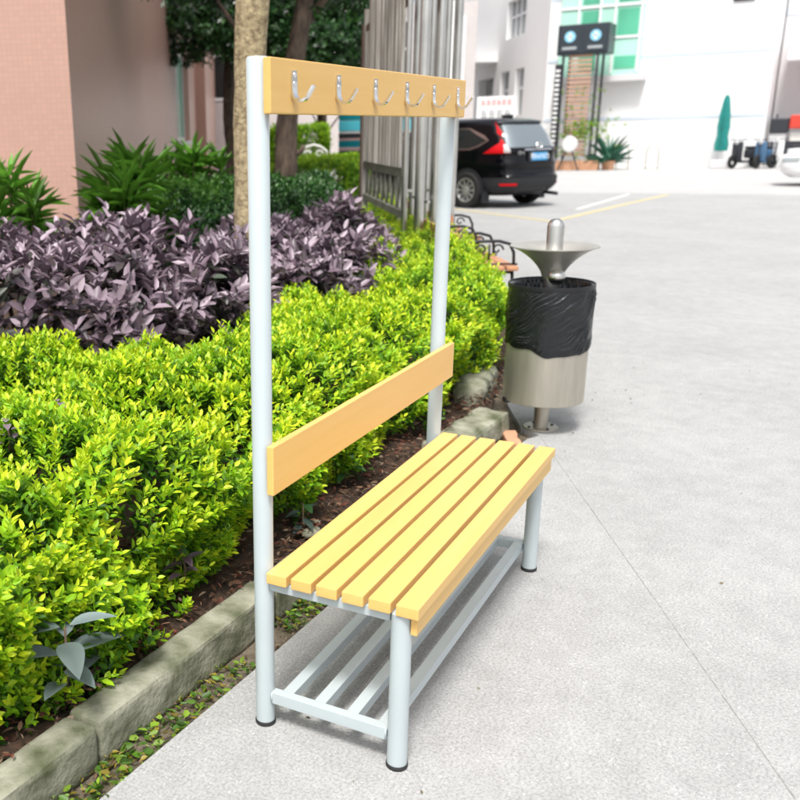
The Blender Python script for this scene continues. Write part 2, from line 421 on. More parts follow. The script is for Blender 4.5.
# ------------------------------------------------------------------ world, camera
w = bpy.data.worlds.new('World'); scn.world = w; w.use_nodes = True
nt = w.node_tree; bg = nt.nodes['Background']
sky = nt.nodes.new('ShaderNodeTexSky'); sky.sky_type = 'NISHITA'; sky.sun_disc = False
SUN_EL, SUN_AZ = R(62), R(196)       # azimuth measured from +X towards +Y
sky.sun_elevation = SUN_EL; sky.sun_rotation = PI/2-SUN_AZ
sky.air_density = 1.0; sky.dust_density = 4.; sky.ozone_density = 1.
hs = nt.nodes.new('ShaderNodeHueSaturation'); hs.inputs['Saturation'].default_value = .3; nt.links.new(sky.outputs[0], hs.inputs['Color'])
nt.links.new(hs.outputs[0], bg.inputs['Color']); bg.inputs['Strength'].default_value = .10
sl = bpy.data.lights.new('sun', 'SUN'); sl.energy = 1.5; sl.angle = R(11); sl.color = (1, .97, .92)
so = bpy.data.objects.new('sun', sl); C.objects.link(so)
sd = Vector((math.cos(SUN_EL)*math.cos(SUN_AZ), math.cos(SUN_EL)*math.sin(SUN_AZ), math.sin(SUN_EL)))
so.rotation_euler = sd.to_track_quat('Z', 'Y').to_euler(); so.location = sd*30
scn.view_settings.view_transform = 'Standard'; scn.view_settings.look = 'None'; scn.view_settings.gamma = 1.; scn.view_settings.exposure = 1.29
try: scn.view_settings.use_curve_mapping = False
except Exception: pass

yaw, pit, rol = R(31.9367), R(-16.9875), R(-1.3909)
fwd = Vector((math.cos(yaw)*math.cos(pit), math.sin(yaw)*math.cos(pit), math.sin(pit)))
rt = fwd.cross(Vector((0, 0, 1))).normalized(); up = rt.cross(fwd)
rt2 = rt*math.cos(rol)+up*math.sin(rol); up2 = -rt*math.sin(rol)+up*math.cos(rol)
cam = bpy.data.cameras.new('camera'); co = bpy.data.objects.new('camera', cam); C.objects.link(co); scn.camera = co
co.matrix_world = Matrix(((rt2.x, up2.x, -fwd.x, -1.8531), (rt2.y, up2.y, -fwd.y, -1.0554), (rt2.z, up2.z, -fwd.z, 1.4726), (0, 0, 0, 1)))
cam.sensor_width = 36; cam.sensor_fit = 'HORIZONTAL'; cam.lens = 934.3473/800*36
cam.shift_x = .5-226.4978/800; cam.shift_y = 424.6184/800-.5
cam.clip_start = .05; cam.clip_end = 2000
cam.dof.use_dof = True; cam.dof.focus_distance = 2.7; cam.dof.aperture_fstop = 4.0

# ------------------------------------------------------------------ ground
def sheet(name, pts, z0, z1, m):
    bm = bmesh.new(); prism(bm, pts, z0, z1); bmesh.ops.triangulate(bm, faces=[f for f in bm.faces if len(f.verts) > 4]); return struct(mesh_obj(name, bm, m))
bm = bmesh.new(); prism(bm, [(-600, -600), (600, -600), (600, 600), (-600, 600)], -.2, -.03); struct(mesh_obj('ground', bm, 'gutter'))
J = [(2.80, -.02), (2.4, -.21), (.35, -1.19), (-300, -144.8)]
sheet('pavement', [(-300, .50), (-6, .36), (-2, .265), (-.44, .187), (.19, .151), (1.2, .112), (2.0, .085), (2.72, .02)]+[(x-.0013, y+.0017) for x, y in J], -.03, 0, 'concrete')
sheet('pavement', [(x+.0013, y-.0017) for x, y in reversed(J)]+[(2.9, .10), (3.3, .28), (3.78, .40), (6.05, .85), (9.45, 2.45), (12.5, 3.9), (20, 7.3), (23, 8.7), (23, -300), (-300, -300)], -.03, 0, 'concrete')
sheet('yard', [(23, 8.9), (28, 12), (60, 40), (500, 300), (500, -300), (23, -300)], -.03, 0, 'concrete_far')
M['joint'] = mat('joint_filler', (.31, .305, .29), .95, var=.25, vscale=30)
bm = bmesh.new(); jl = [(2.80, -.02), (2.4, -.21), (.35, -1.19), (-40, -20.5)]; prism(bm, [(x-.01, y+.012) for x, y in jl]+[(x+.01, y-.012) for x, y in reversed(jl)], -.028, -.0015); struct(mesh_obj('paving_joint', bm, 'joint'))
# parking bay lines
def stripe(pts, wd, name, m):
    bm = bmesh.new()
    for (x0, y0), (x1, y1) in zip(pts, pts[1:]):
        L = math.hypot(x1-x0, y1-y0); nx, ny = -(y1-y0)/L*wd/2, (x1-x0)/L*wd/2
        prism(bm, [(x0-nx, y0-ny), (x1-nx, y1-ny), (x1+nx, y1+ny), (x0+nx, y0+ny)], .002, .006)
    return struct(mesh_obj(name, bm, m))
stripe([(18.5, 6.6), (14.85, 2.72)], .11, 'yellow_parking_line', 'yellowline')
stripe([(14.98, 2.71), (18.6, 2.35), (22.5, 1.9)], .11, 'yellow_parking_line', 'yellowline')
stripe([(17.6, 2.9), (22.5, 2.75)], .09, 'white_parking_line', 'whiteline')

# soil bed
def soil():
    bm = bmesh.new(); poly = [(-6.5, .50), (-2, .37), (-.5, .37), (.5, .33), (1.5, .30), (2.6, .25), (2.95, .27), (3.3, .36), (3.8, .46), (6.05, .95), (9.4, 2.55), (12.5, 4.0), (22, 8.5), (28, 12.2), (28, 30), (-6.5, 30)]
    nx, ny = 190, 120; vs = {}
    X = np.concatenate([np.linspace(-6.5, -1, 20), np.linspace(-.95, 5, 150), np.linspace(5.2, 28, 40)]); Y = np.concatenate([np.linspace(0.2, 1.2, 50), np.linspace(1.25, 30, 50)])
    XX, YY = np.meshgrid(X, Y, indexing='ij'); ins, d, ox, oy = poly_dist(XX.ravel(), YY.ravel(), poly)
    # snap outside points just beyond the edge onto it
    xx, yy = XX.ravel().copy(), YY.ravel().copy(); near = (~ins) & (d < .16); xx[near] += ox[near]*d[near]; yy[near] += oy[near]*d[near]; ok = ins | near
    dd = np.where(ins, d, 0)
    z = .045+.03*np.clip(dd/.4, 0, 1)+(vnoise(xx, yy, 14, 3)-.5)*.03+(vnoise(xx, yy, 40, 4)-.5)*.018
    V = [bm.verts.new((a, b, c)) if k else None for a, b, c, k in zip(xx, yy, z, ok)]
    n2 = len(Y)
    for i in range(len(X)-1):
        for j in range(n2-1):
            q = [V[i*n2+j], V[(i+1)*n2+j], V[(i+1)*n2+j+1], V[i*n2+j+1]]
            if all(q):
                try: bm.faces.new(q)
                except ValueError: pass
    return bm
struct(mesh_obj('soil_bed', soil(), 'soil', None, 0))

# kerb blocks
def kerb_block(bm, p0, p1, w, h, seed, rough=.006, bev=.014):
    b = bmesh.new(); bmesh.ops.create_cube(b, size=1)
    L = math.hypot(p1[0]-p0[0], p1[1]-p0[1])
    for v in b.verts: v.co = Vector(((v.co.x+.5)*L, (v.co.y+.5)*w, -.03+(v.co.z+.5)*(h+.03)))
    bmesh.ops.bevel(b, geom=b.edges[:], offset=bev, segments=2, profile=.5, affect='EDGES')
    bmesh.ops.triangulate(b, faces=b.faces[:])
    for _ in range(4):
        bmesh.ops.subdivide_edges(b, edges=[e for e in b.edges if e.calc_length() > .05], cuts=1)
        bmesh.ops.triangulate(b, faces=[f for f in b.faces if len(f.verts) > 3])
    b.normal_update()
    from mathutils import noise
    for v in b.verts:
        q = v.co*9+Vector((seed*7.1, 0, 0)); q2 = v.co*32+Vector((seed*3.3, 5, 0))
        edge = 0
        if v.co.z > h-.03 and v.co.y < .03: edge = max(0, noise.noise(v.co*14+Vector((seed, 2, 0))))*.018
        v.co += v.normal*(noise.noise(q)*rough+noise.noise(q2)*rough*.4-edge)
    a = math.atan2(p1[1]-p0[1], p1[0]-p0[0])
    b.transform(Matrix.Translation((p0[0], p0[1], 0)) @ Matrix.Rotation(a, 4, 'Z'))
    merge(bm, b)
bm = bmesh.new()
KX = [-6.2, -4.9, -3.7, -2.5, -1.42, -.34, .52, 1.3, 2.08]
def ky(x): return .268-.038*x
for i in range(len(KX)-1):
    kerb_block(bm, (KX[i]+.004, ky(KX[i])), (KX[i+1]-.004, ky(KX[i+1])), .105, .092+.004*(i % 3), i)
struct(mesh_obj('kerb', bm, 'kerb', None, 35))
bm = bmesh.new(); kerb_block(bm, (2.12, .19), (2.82, .135), .18, .105, 31, .010, .022)
tag(mesh_obj('kerb_stone', bm, 'kerb', None, 40), 'worn rounded kerb stone at the corner end, behind the far end of the seat', 'kerb stone')
bm = bmesh.new(); kerb_block(bm, (3.02, .34), (3.58, .43), .17, .16, 37, .025, .04)
tag(mesh_obj('kerb_stone', bm, 'kerb', None, 40), 'broken grey kerb stone beside the litter bin, below the end of the lime hedge', 'kerb stone')

# litter, gutter weeds
def scatter_leaves(name, xs, ys, zs, rng, L, cols, m, flat=.6, wid=.55):
    n = len(xs); P = np.stack([xs, ys, zs], 1); a = rng.uniform(0, 2*PI, n)
    D = np.stack([np.cos(a), np.sin(a), rng.uniform(-.2, .5, n)], 1); N = np.stack([rng.normal(0, flat, n), rng.normal(0, flat, n), np.ones(n)], 1)
    c = np.array(cols)[rng.integers(0, len(cols), n)]*rng.uniform(.6, 1.4, (n, 1)); l = L*rng.uniform(.4, 1.3, n)
    return leaf_object(name, P, D, N, l, l*wid*rng.uniform(.3, 1.2, n), c, m)
rng = np.random.default_rng(5)
n = 9000; x = rng.uniform(-2.5, 4.2, n); y = rng.uniform(.36, .95, n)-.03*x*.8
o = scatter_leaves('leaf_litter', x, y, .085+rng.uniform(-.02, .03, n), rng, .03, [(.10, .05, .03), (.16, .09, .055), (.05, .03, .02), (.22, .16, .11), (.13, .045, .03)], 'litter', wid=.4); o['kind'] = 'stuff'; tag(o, 'brown dead leaves and mulch lying under the hedge', 'leaf litter')
n = 2600; t = rng.uniform(0, 1, n); x = -2+t*4.9; y = ky(x)-rng.uniform(.0, .10, n)+.0
vv = vnoise(x, y, 3, 9); k = vv > .45
o = scatter_leaves('gutter_weeds', x[k], y[k], -.02+rng.uniform(0, .02, n)[k], rng, .026, [(.10, .22, .02), (.20, .32, .03), (.06, .13, .02), (.25, .20, .03)], 'leaf', wid=.6); o['kind'] = 'stuff'; tag(o, 'small green weeds growing in the dirt strip along the kerb', 'weeds')
n = 900; x = rng.uniform(-2, 2.9, n); y = ky(x)-rng.uniform(.0, .11, n)
o = scatter_leaves('gutter_debris', x, y, -.022+rng.uniform(0, .012, n), rng, .016, [(.16, .10, .06), (.30, .24, .17), (.08, .05, .03)], 'litter', wid=.4); o['kind'] = 'stuff'; tag(o, 'dry crumbs and leaf bits in the dirt strip along the kerb', 'debris')
bm = bmesh.new(); kerb_block(bm, (2.62, .02), (2.80, .10), .07, .012, 51, .004, .006)
tag(mesh_obj('brick', bm, 'terracotta', None, 35), 'worn reddish brick set in the dirt between the kerb stone and the litter bin', 'brick')
n = 150; x = np.concatenate([rng.uniform(-1, 5, 90), rng.uniform(2.2, 4, 60)]); y = np.concatenate([rng.uniform(-2.2, .1, 90), rng.uniform(-.35, .2, 60)])
o = scatter_leaves('pavement_crumbs', x, y, np.full(n, .003), rng, .014, [(.5, .48, .42), (.22, .17, .10), (.12, .09, .06), (.3, .3, .22)], 'litter', wid=.5); o['kind'] = 'stuff'; tag(o, 'tiny dry leaf crumbs and grit lying on the paving', 'debris')
# pale stones on the soil by the near seat end
sr = random.Random(3); bm = bmesh.new()
from mathutils import noise as mn
def pebble(bm, x, y, z, r):
    b = bmesh.new(); bmesh.ops.create_icosphere(b, subdivisions=2, radius=r)
    for v in b.verts: v.co = Vector((v.co.x*1.2, v.co.y, v.co.z*.5))*(1+.5*mn.noise(v.co*30+Vector((x*9, y*9, 0))))
    b.transform(Matrix.Translation((x, y, z))); merge(bm, b)

# ------------------------------------------------------------------ the bench
BL, BD, PR = 1.2394, .3663, .0245
B = thing('hook_bench', 'slatted orange bench on a pale grey frame with a backrest and six coat hooks above', 'bench')
for nm, x, y, h in (('post', 0, 0, 1.639), ('post', BL, 0, 1.639)):
    o = part(nm, 'frame', B, lambda bm: lathe(bm, [(0, .0085), (PR-.002, .0085), (PR, .010), (PR, h-.004), (PR-.003, h), (0, h)], 40, (x, y)), 40)
    part('foot_cap', 'rubber', o, lambda bm: lathe(bm, [(0, 0), (PR+.001, 0), (PR+.0025, .004), (PR+.002, .011), (PR+.0006, .0125), (PR+.0006, .009), (0, .009)], 40, (x, y)), 40)
for x, y in ((0, -BD), (BL, -BD)):
    o = part('leg', 'frame', B, lambda bm: lathe(bm, [(0, .0085), (PR-.002, .0085), (PR, .010), (PR, .417), (PR-.003, .4195), (0, .4195)], 40, (x, y)), 40)
    part('foot_cap', 'rubber', o, lambda bm: lathe(bm, [(0, 0), (PR+.001, 0), (PR+.0025, .004), (PR+.002, .011), (PR+.0006, .0125), (PR+.0006, .009), (0, .009)], 40, (x, y)), 40)
sw = .0555; gp = (.3934-6*sw)/5
for i in range(6):
    y0 = -.0236-i*(sw+gp)
    bx('slat', 'wood', B, -.0311, 1.2681, y0-sw, y0, .4205, .450, bev=.0035)
bx('apron', 'wood', B, -.012, 1.262, -.4085, -.392, .370, .4175, bev=.003)
bx('backrest', 'wood', B, -.0255, 1.2876, -.0445, -.0252, .6522, .7755, bev=.0035)
hb = bx('hook_board', 'wood', B, -.0227, 1.2768, -.0445, -.0252, 1.5218, 1.6357, bev=.0035)
for x in (0, BL): bx('seat_rail', 'frame', B, x-.0125, x+.0125, -BD+.0255, -.0240, .393, .4195, bev=.002)
bx('seat_rail', 'frame', B, .0135, BL-.0135, -.075, -.050, .393, .4190, bev=.002)
for x in (0, BL): bx('rack_rail', 'frame', B, x-.0125, x+.0125, -BD+.0255, -.0240, .0700, .1027, bev=.002)
for y in (-.062, -.152, -.242, -.327):
    bx('rack_bar', 'frame', B, .0130, BL-.0130, y-.0155, y+.0155, .0722, .1020, bev=.002)
for x in (0, BL):
    for yy in (-.0255, -BD+.0265):
        for zz_ in (.0865, .406):
            part('weld', 'frame', B, lambda bm: tube(bm, [(x-.012, yy, zz_-.013), (x+.012, yy, zz_-.0135), (x+.0125, yy, zz_+.012), (x-.012, yy, zz_+.013), (x-.012, yy, zz_-.013)], .0028, 6), 0)

def hook_bm(bm):
    w = .0065; pts = [(0, .031), (0, .010), (-.0005, -.012), (-.003, -.022), (-.009, -.0295), (-.018, -.0325), (-.027, -.0305), (-.034, -.024), (-.041, -.014), (-.049, -.002)]
    ws = [.0065, .0088, .0075, .0072, .0068, .006, .005, .0045, .0042, .0036]
    def ring(i):
        y, z = pts[i]; a = Vector(pts[max(i-1, 0)]); b = Vector(pts[min(i+1, len(pts)-1)]); t = (b-a).normalized(); nrm = Vector((-t.y, t.x)); th = .0028
        return [bm.verts.new((s*ws[i]*1.5, y+nrm.x*q*th, z+nrm.y*q*th)) for s, q in ((-1, -1), (1, -1), (1, 1), (-1, 1))]
    rs = [ring(i) for i in range(len(pts))]
    for a, b in zip(rs, rs[1:]):
        for j in range(4): bm.faces.new((a[j], a[(j+1) % 4], b[(j+1) % 4], b[j]))
    bm.faces.new(rs[0]); bm.faces.new(rs[-1])
    for z in (.022, .004):
        bmesh.ops.create_uvsphere(bm, u_segments=12, v_segments=8, radius=.0062, matrix=Matrix.Translation((0, -.0026, z)) @ Matrix.Diagonal((1, .55, 1, 1)))
h0 = None
for k, hx in enumerate((.072, .300, .524, .746, .964, 1.184)):
    if h0 is None:
        h0 = part('coat_hook', 'chrome', B, hook_bm, 45); o = h0
    else:
        o = h0.copy(); C.objects.link(o); o.parent = B
    o.location = (hx+.006, -.0462, 1.581)

# ------------------------------------------------------------------ litter bin
T = thing('litter_bin', 'stainless steel litter bin lined with a black bag under a funnel shaped ash tray', 'litter bin', (2.94, .01, 0))
part('pedestal', 'steel', T, lambda bm: lathe(bm, [(0, .006), (.036, .006), (.036, .17), (0, .17)], 32), 40)
def basep(bm):
    lathe(bm, [(0, 0), (.088, 0), (.088, .006), (.085, .009), (0, .009)], 40)
bp_ = part('base_plate', 'steel', T, basep, 30)
for k in range(4):
    a = PI/4+k*PI/2; part('bolt', 'iron', bp_, lambda bm: lathe(bm, [(0, .0092), (.008, .0092), (.008, .014), (0, .016)], 8, (.066*math.cos(a), .066*math.sin(a))), 30)
br_ = .199
part('drum', 'steel', T, lambda bm: lathe(bm, [(0, .16), (br_-.004, .16), (br_, .164), (br_, .74), (br_-.006, .745), (br_-.006, .20), (0, .20)], 72), 30)
def bagbm(bm):
    n, rows = 420, []
    prof = []
    for k in range(70): prof.append(('o', .44+k/69*.305))
    prof += [('r', .752), ('r2', .748)]
    for k in range(14): prof.append(('i', .742-k*.02))
    rg = random.Random(2)
    for kind, z in prof:
        row = []
        for j in range(n):
            a = 2*PI*j/n
            if kind == 'o':
                sag = .018*math.sin(a*1.0+.6)+.008*math.sin(a*3)+.02*mn.noise(Vector((math.cos(a)*2.5, math.sin(a)*2.5, 1))); f = (z-.44)/.305
                zz = .44+sag*(1-f)+f*(.305-sag*0)
                u = a*4.2+zz*11*(1+.25*math.sin(a*2))
                wv = a*4.6-zz*27+1.9*mn.noise(Vector((a*1.6, zz*7, 8))); q1 = mn.noise(Vector((wv*1.9, zz*1.6+a*.35, 0))); q2 = mn.noise(Vector((wv*3.9+3, zz*3+a*.6, 4)))
                msk = .25+1.5*max(0, .5+mn.noise(Vector((a*1.3+4, zz*6, 2)))); ridge = (.75*max(0, 1-abs(q1)*6.5)+.5*max(0, 1-abs(q2)*6))*msk
                bul = .003+.008*max(0, mn.noise(Vector((math.cos(a)*2.2, math.sin(a)*2.2, zz*5))))
                amp = .0065*min(1, (1-f)*7+.1)*min(1, f*8+.25)
                r = br_+.0025+bul*min(1, f*10+.3)+amp*max(-.1, ridge)
            elif kind == 'r': r = br_+.002; zz = z+.001*math.sin(a*9)
            elif kind == 'r2': r = br_-.010; zz = z
            else:
                d = (.742-z)/.26; zz = z+.006*math.sin(a*5+z*30)
                r = br_-.014-.10*d*d-.016*abs(mn.noise(Vector((math.cos(a)*7, math.sin(a)*7, z*4))))*min(1, d*6)*2
            row.append(bm.verts.new((r*math.cos(a), r*math.sin(a), zz)))
        rows.append(row)
    for a, b in zip(rows, rows[1:]):
        for j in range(n): bm.faces.new((a[j], a[(j+1) % n], b[(j+1) % n], b[j]))
    bm.faces.new(rows[-1])
bg_ = part('bin_bag', 'bag', T, bagbm, 0)
part('rim_band', 'iron', T, lambda bm: lathe(bm, [(br_+.006, .735), (br_+.009, .737), (br_+.009, .755), (br_+.006, .757), (br_+.001, .755), (br_+.001, .737), (br_+.006, .735)], 72, caps=False), 40)
part('ash_funnel', 'funnel', T, lambda bm: lathe(bm, [(.050, .785), (.058, .81), (.078, .84), (.104, .868), (.133, .892), (.165, .913), (.195, .927), (.210, .932), (.210, .937), (.193, .934), (.16, .920), (.127, .899), (.097, .874), (.072, .847), (.052, .815), (.045, .787), (.050, .785)], 72, caps=False), 50)
part('funnel_post', 'steel2', T, lambda bm: lathe(bm, [(0, .70), (.0405, .70), (.0405, 1.03), (.037, 1.045), (.028, 1.058), (.015, 1.065), (0, 1.067)], 40), 50)
part('knob', 'steel2', T, lambda bm: bmesh.ops.create_uvsphere(bm, u_segments=24, v_segments=14, radius=.040, matrix=Matrix.Translation((-.060, -.035, .792))), 0)
for a in (-.62, 2.2): # black corner brackets under the drum
    part('bracket', 'iron', T, lambda bm: box(bm, br_-.05, br_+.006, -.02, .02, .150, .172, mtx=Matrix.Rotation(a, 4, 'Z')))
part('clip', 'iron', T, lambda bm: tube(bm, [((br_+.012)*math.cos(-.95), (br_+.012)*math.sin(-.95), z) for z in (.42, .50, .575)], .0065, 8))

# ------------------------------------------------------------------ hedges and shrubs
def near_fn(x, y):
    d = np.hypot(np.asarray(x)+1.85, np.asarray(y)+1.05)
    return np.clip((4.2/np.maximum(d, .1))**1.6, .12, 1.)
LIMEPOLY = [(-1.6, .46), (-.6, .45), (.1, .44), (.5, .46), (.62, .50), (.95, .57), (1.15, .49), (1.9, .49), (2.6, .47), (3.2, .47), (3.62, .42), (4.0, .60), (5.7, 1.22), (7.2, 1.86), (9.3, 2.78), (12, 4.2), (11.6, 4.7), (8, 3.3), (6, 2.5), (5.2, 2.0), (3.4, 1.55), (2.5, 1.35), (1.6, 1.3), (1.15, 2.0), (.3, 2.4), (-1.6, 2.2)]
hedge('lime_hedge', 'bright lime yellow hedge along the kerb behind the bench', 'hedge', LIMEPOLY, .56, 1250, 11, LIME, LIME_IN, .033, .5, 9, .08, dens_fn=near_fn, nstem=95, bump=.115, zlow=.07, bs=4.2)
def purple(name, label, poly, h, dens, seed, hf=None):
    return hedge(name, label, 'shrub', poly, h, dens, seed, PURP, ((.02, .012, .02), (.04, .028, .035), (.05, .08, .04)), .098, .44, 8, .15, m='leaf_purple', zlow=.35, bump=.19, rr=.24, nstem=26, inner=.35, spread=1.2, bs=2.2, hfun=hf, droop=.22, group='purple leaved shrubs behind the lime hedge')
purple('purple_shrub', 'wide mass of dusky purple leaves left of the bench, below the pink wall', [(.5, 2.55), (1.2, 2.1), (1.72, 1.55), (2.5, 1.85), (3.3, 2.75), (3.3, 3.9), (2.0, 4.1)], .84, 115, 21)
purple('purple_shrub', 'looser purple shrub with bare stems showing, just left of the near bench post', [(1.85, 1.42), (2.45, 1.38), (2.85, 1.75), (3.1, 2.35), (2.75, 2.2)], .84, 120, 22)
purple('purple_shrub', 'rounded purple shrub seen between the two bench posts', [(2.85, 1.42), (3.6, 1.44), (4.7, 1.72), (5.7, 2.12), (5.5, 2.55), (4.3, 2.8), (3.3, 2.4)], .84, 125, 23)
hedge('dark_hedge', 'dark green clipped hedge behind the purple shrubs', 'hedge', [(5.2, 2.9), (6.6, 3.0), (9.6, 4.3), (11.3, 5.2), (10.2, 6.6), (7.5, 5.6), (5.0, 4.5), (4.6, 3.6)], .90, 330, 31, GREEN, GREEN, .05, .5, 7, .09, m='leaf_gloss', bump=.08, inner=.5, group=None)
hedge('low_lime_hedge', 'low lime hedge rising behind the dark hedge, right of the dark trunk', 'hedge', [(11.6, 4.9), (13.5, 5.6), (17.0, 7.1), (17.0, 8.5), (13.5, 7.0), (11.2, 6.3)], 1.05, 240, 32, MID, MID, .06, .5, 6, .09, simple=True, inner=.3)
hedge('clipped_box_hedge', 'tall flat topped hedge block in front of the white tiled wall', 'hedge', [(15.6, 7.35), (16.3, 7.6), (15.9, 8.65), (15.2, 8.4)], 1.66, 420, 33, MID, MID, .06, .5, 6, .09, simple=True, inner=.4, zlow=.5, bump=.04, rr=.10, nstem=8)
# fern-like bushes by the pink wall
def tuft(label, x, y, h, rad, seed, n_=17):
    rg = np.random.default_rng(seed); t = thing('tufted_bush', label, 'bush', (x, y, 0), 0, 'tufted bushes along the pink wall')
    P, D, N, L, Wd, Cc = [], [], [], [], [], []; bm = bmesh.new()
    for i in range(n_):
        az = rg.uniform(0, 2*PI); rr = rad*.75*math.sqrt(rg.uniform(0, 1)); top = Vector((rr*math.cos(az), rr*math.sin(az), h*rg.uniform(.42, .86)*(1-.25*rr/rad)))
        tube(bm, [(top.x*.3, top.y*.3, 0), (top.x*.7, top.y*.7, top.z*.5), tuple(top)], .008, 5); tone = rg.uniform(.6, 1.35)
        for k in range(26):
            a2 = rg.uniform(0, 2*PI); el = rg.uniform(.05, 1.45); P.append(top-Vector((0, 0, rg.uniform(0, .16)))); D.append((math.cos(a2)*math.cos(el), math.sin(a2)*math.cos(el), math.sin(el)))
            N.append((-math.cos(a2)*math.sin(el), -math.sin(a2)*math.sin(el), math.cos(el))); l = h*rg.uniform(.11, .20); L.append(l); Wd.append(l*rg.uniform(.11, .17))
            Cc.append(np.array((.11, .27, .03))*tone*rg.uniform(.6, 1.5))
    leaf_object('leaves', np.array(P), np.array(D), np.array(N), np.array(L), np.array(Wd), np.array(Cc), 'leaf', t, droop=.28)
    mesh_obj('stems', bm, 'twig', t, 0)
tuft('spiky leaved green bush at the far left edge, before the lit pink wall', 3.35, 4.05, 1.72, .42, 41)
tuft('spiky leaved green bush standing right of the corner of the pink building', 4.45, 3.80, 1.78, .42, 42)
tuft('spiky leaved bush under the tall narrow window', 6.5, 4.5, 1.78, .40, 43)
hedge('green_bush', 'loose mid green bush between the fern bushes and the pale trunk', 'bush', [(4.9, 3.7), (5.9, 3.5), (7.0, 4.4), (6.4, 5.0), (5.2, 4.5)], .98, 260, 35, ((.02, .07, .01), (.05, .16, .02), (.12, .28, .04)), GREEN, .06, .5, 7, .11, simple=True, inner=.4, bump=.12)
# small broad-leaved plants in the bed
def broad_plant(name, label, cat, x, y, z, pairs, L, cols, seed, lean=(0, 0), h=.2, m='leaf_purple'):
    rg = np.random.default_rng(seed); t = thing(name, label, cat, (x, y, z))
    bm = bmesh.new(); top = Vector((lean[0], lean[1], h)); tube(bm, [(0, 0, 0), tuple(top*.5+Vector((.01, 0, 0))), tuple(top)], [.005, .004, .003], 6)
    mesh_obj('stem', bm, 'twig', t, 0)
    V, F, cl = [], [], []
    for i in range(pairs):
        s = .35+.65*(i/(max(1, pairs-1))); az0 = i*1.35+rg.uniform(-.2, .2)
        for sg in (0, PI):
            az = az0+sg+rg.uniform(-.25, .25); el = rg.uniform(-.15, .45); l = L*rg.uniform(.75, 1.1); wd = l*.46
            d = Vector((math.cos(az)*math.cos(el), math.sin(az)*math.cos(el), math.sin(el))); sv = Vector((-math.sin(az), math.cos(az), 0)); nv = d.cross(sv); nv = nv if nv.z > 0 else -nv
            b = top*s+d*.012; base = len(V); c = np.array(cols[rg.integers(0, len(cols))])*rg.uniform(.8, 1.2)
            for k in range(8):
                u = k/7; wf = math.sin(PI*min(1, u**.8))**.8*(1-.15*u) if 0 < u < 1 else 0.02
                mid = b+d*(l*u)-nv*(l*.22*u*u); V += [mid+sv*wd*.5*wf+nv*wd*.14*wf, mid+Vector((0, 0, 0)), mid-sv*wd*.5*wf+nv*wd*.14*wf]; cl += [c, c*.8, c]
            for k in range(7):
                for q in (0, 1): a = base+k*3+q; F.append((a, a+1, a+4, a+3))
    me = bpy.data.meshes.new('leaves'); me.from_pydata([tuple(v) for v in V], [], F); me.polygons.foreach_set('use_smooth', [True]*len(F))
    ca = me.color_attributes.new('Col', 'FLOAT_COLOR', 'POINT')
    for i, c in enumerate(cl): ca.data[i].color = (*c, 1)
    me.materials.append(M[m]); o = bpy.data.objects.new('leaves', me); C.objects.link(o); o.parent = t
    return t
broad_plant('broad_leaf_plant', 'young plant with grey green broad leaves at the kerb, lower left', 'plant', -.29, .435, .06, 5, .15, [(.20, .25, .26), (.23, .27, .30), (.17, .22, .21)], 9, (-.03, -.05), .27)
broad_plant('broad_leaf_plant', 'low reddish purple seedling on the soil under the grey green plant', 'plant', -.235, .43, .06, 3, .06, [(.24, .09, .12), (.20, .10, .15)], 4, (.02, 0), .05)
broad_plant('broad_leaf_plant', 'dark green broad leaved plant under the backrest, middle of the bench', 'plant', 1.52, .47, .05, 6, .095, [(.05, .13, .04), (.12, .17, .14), (.07, .16, .06)], 5, (0, 0), .24, 'leaf_gloss')
broad_plant('broad_leaf_plant', 'dark leaved seedling near the pale stones behind the seat', 'plant', 1.02, .42, .05, 4, .07, [(.03, .08, .03), (.06, .09, .08)], 6, (.02, 0), .12, 'leaf_gloss')
for i, (x, y, z, lb) in enumerate(((.15, 1.0, .55, 'purple sprig poking out of the lime hedge at the left edge'), (.42, 1.02, .55, 'second purple sprig in the lime hedge, right of the one at the left edge'), (1.42, .98, .55, 'small purple sprig on top of the lime hedge beside the near post'), (.32, .47, .15, 'tiny purple sprig low in the hedge above the kerb'))):
    broad_plant('purple_sprig', lb, 'plant', x, y, z, 4, .06, [(.20, .13, .18), (.27, .21, .26)], 50+i, (0, 0), .09)
for i, (x, y, r, lb) in enumerate(((1.02, .375, .035, 'palest flat stone on the soil behind the near seat end'), (1.10, .40, .022, 'small pale stone beside the larger flat one on the soil'))):
    bm = bmesh.new(); pebble(bm, x, y, .075, r); tag(mesh_obj('stone', bm, 'kerb', None, 0), lb, 'stone')

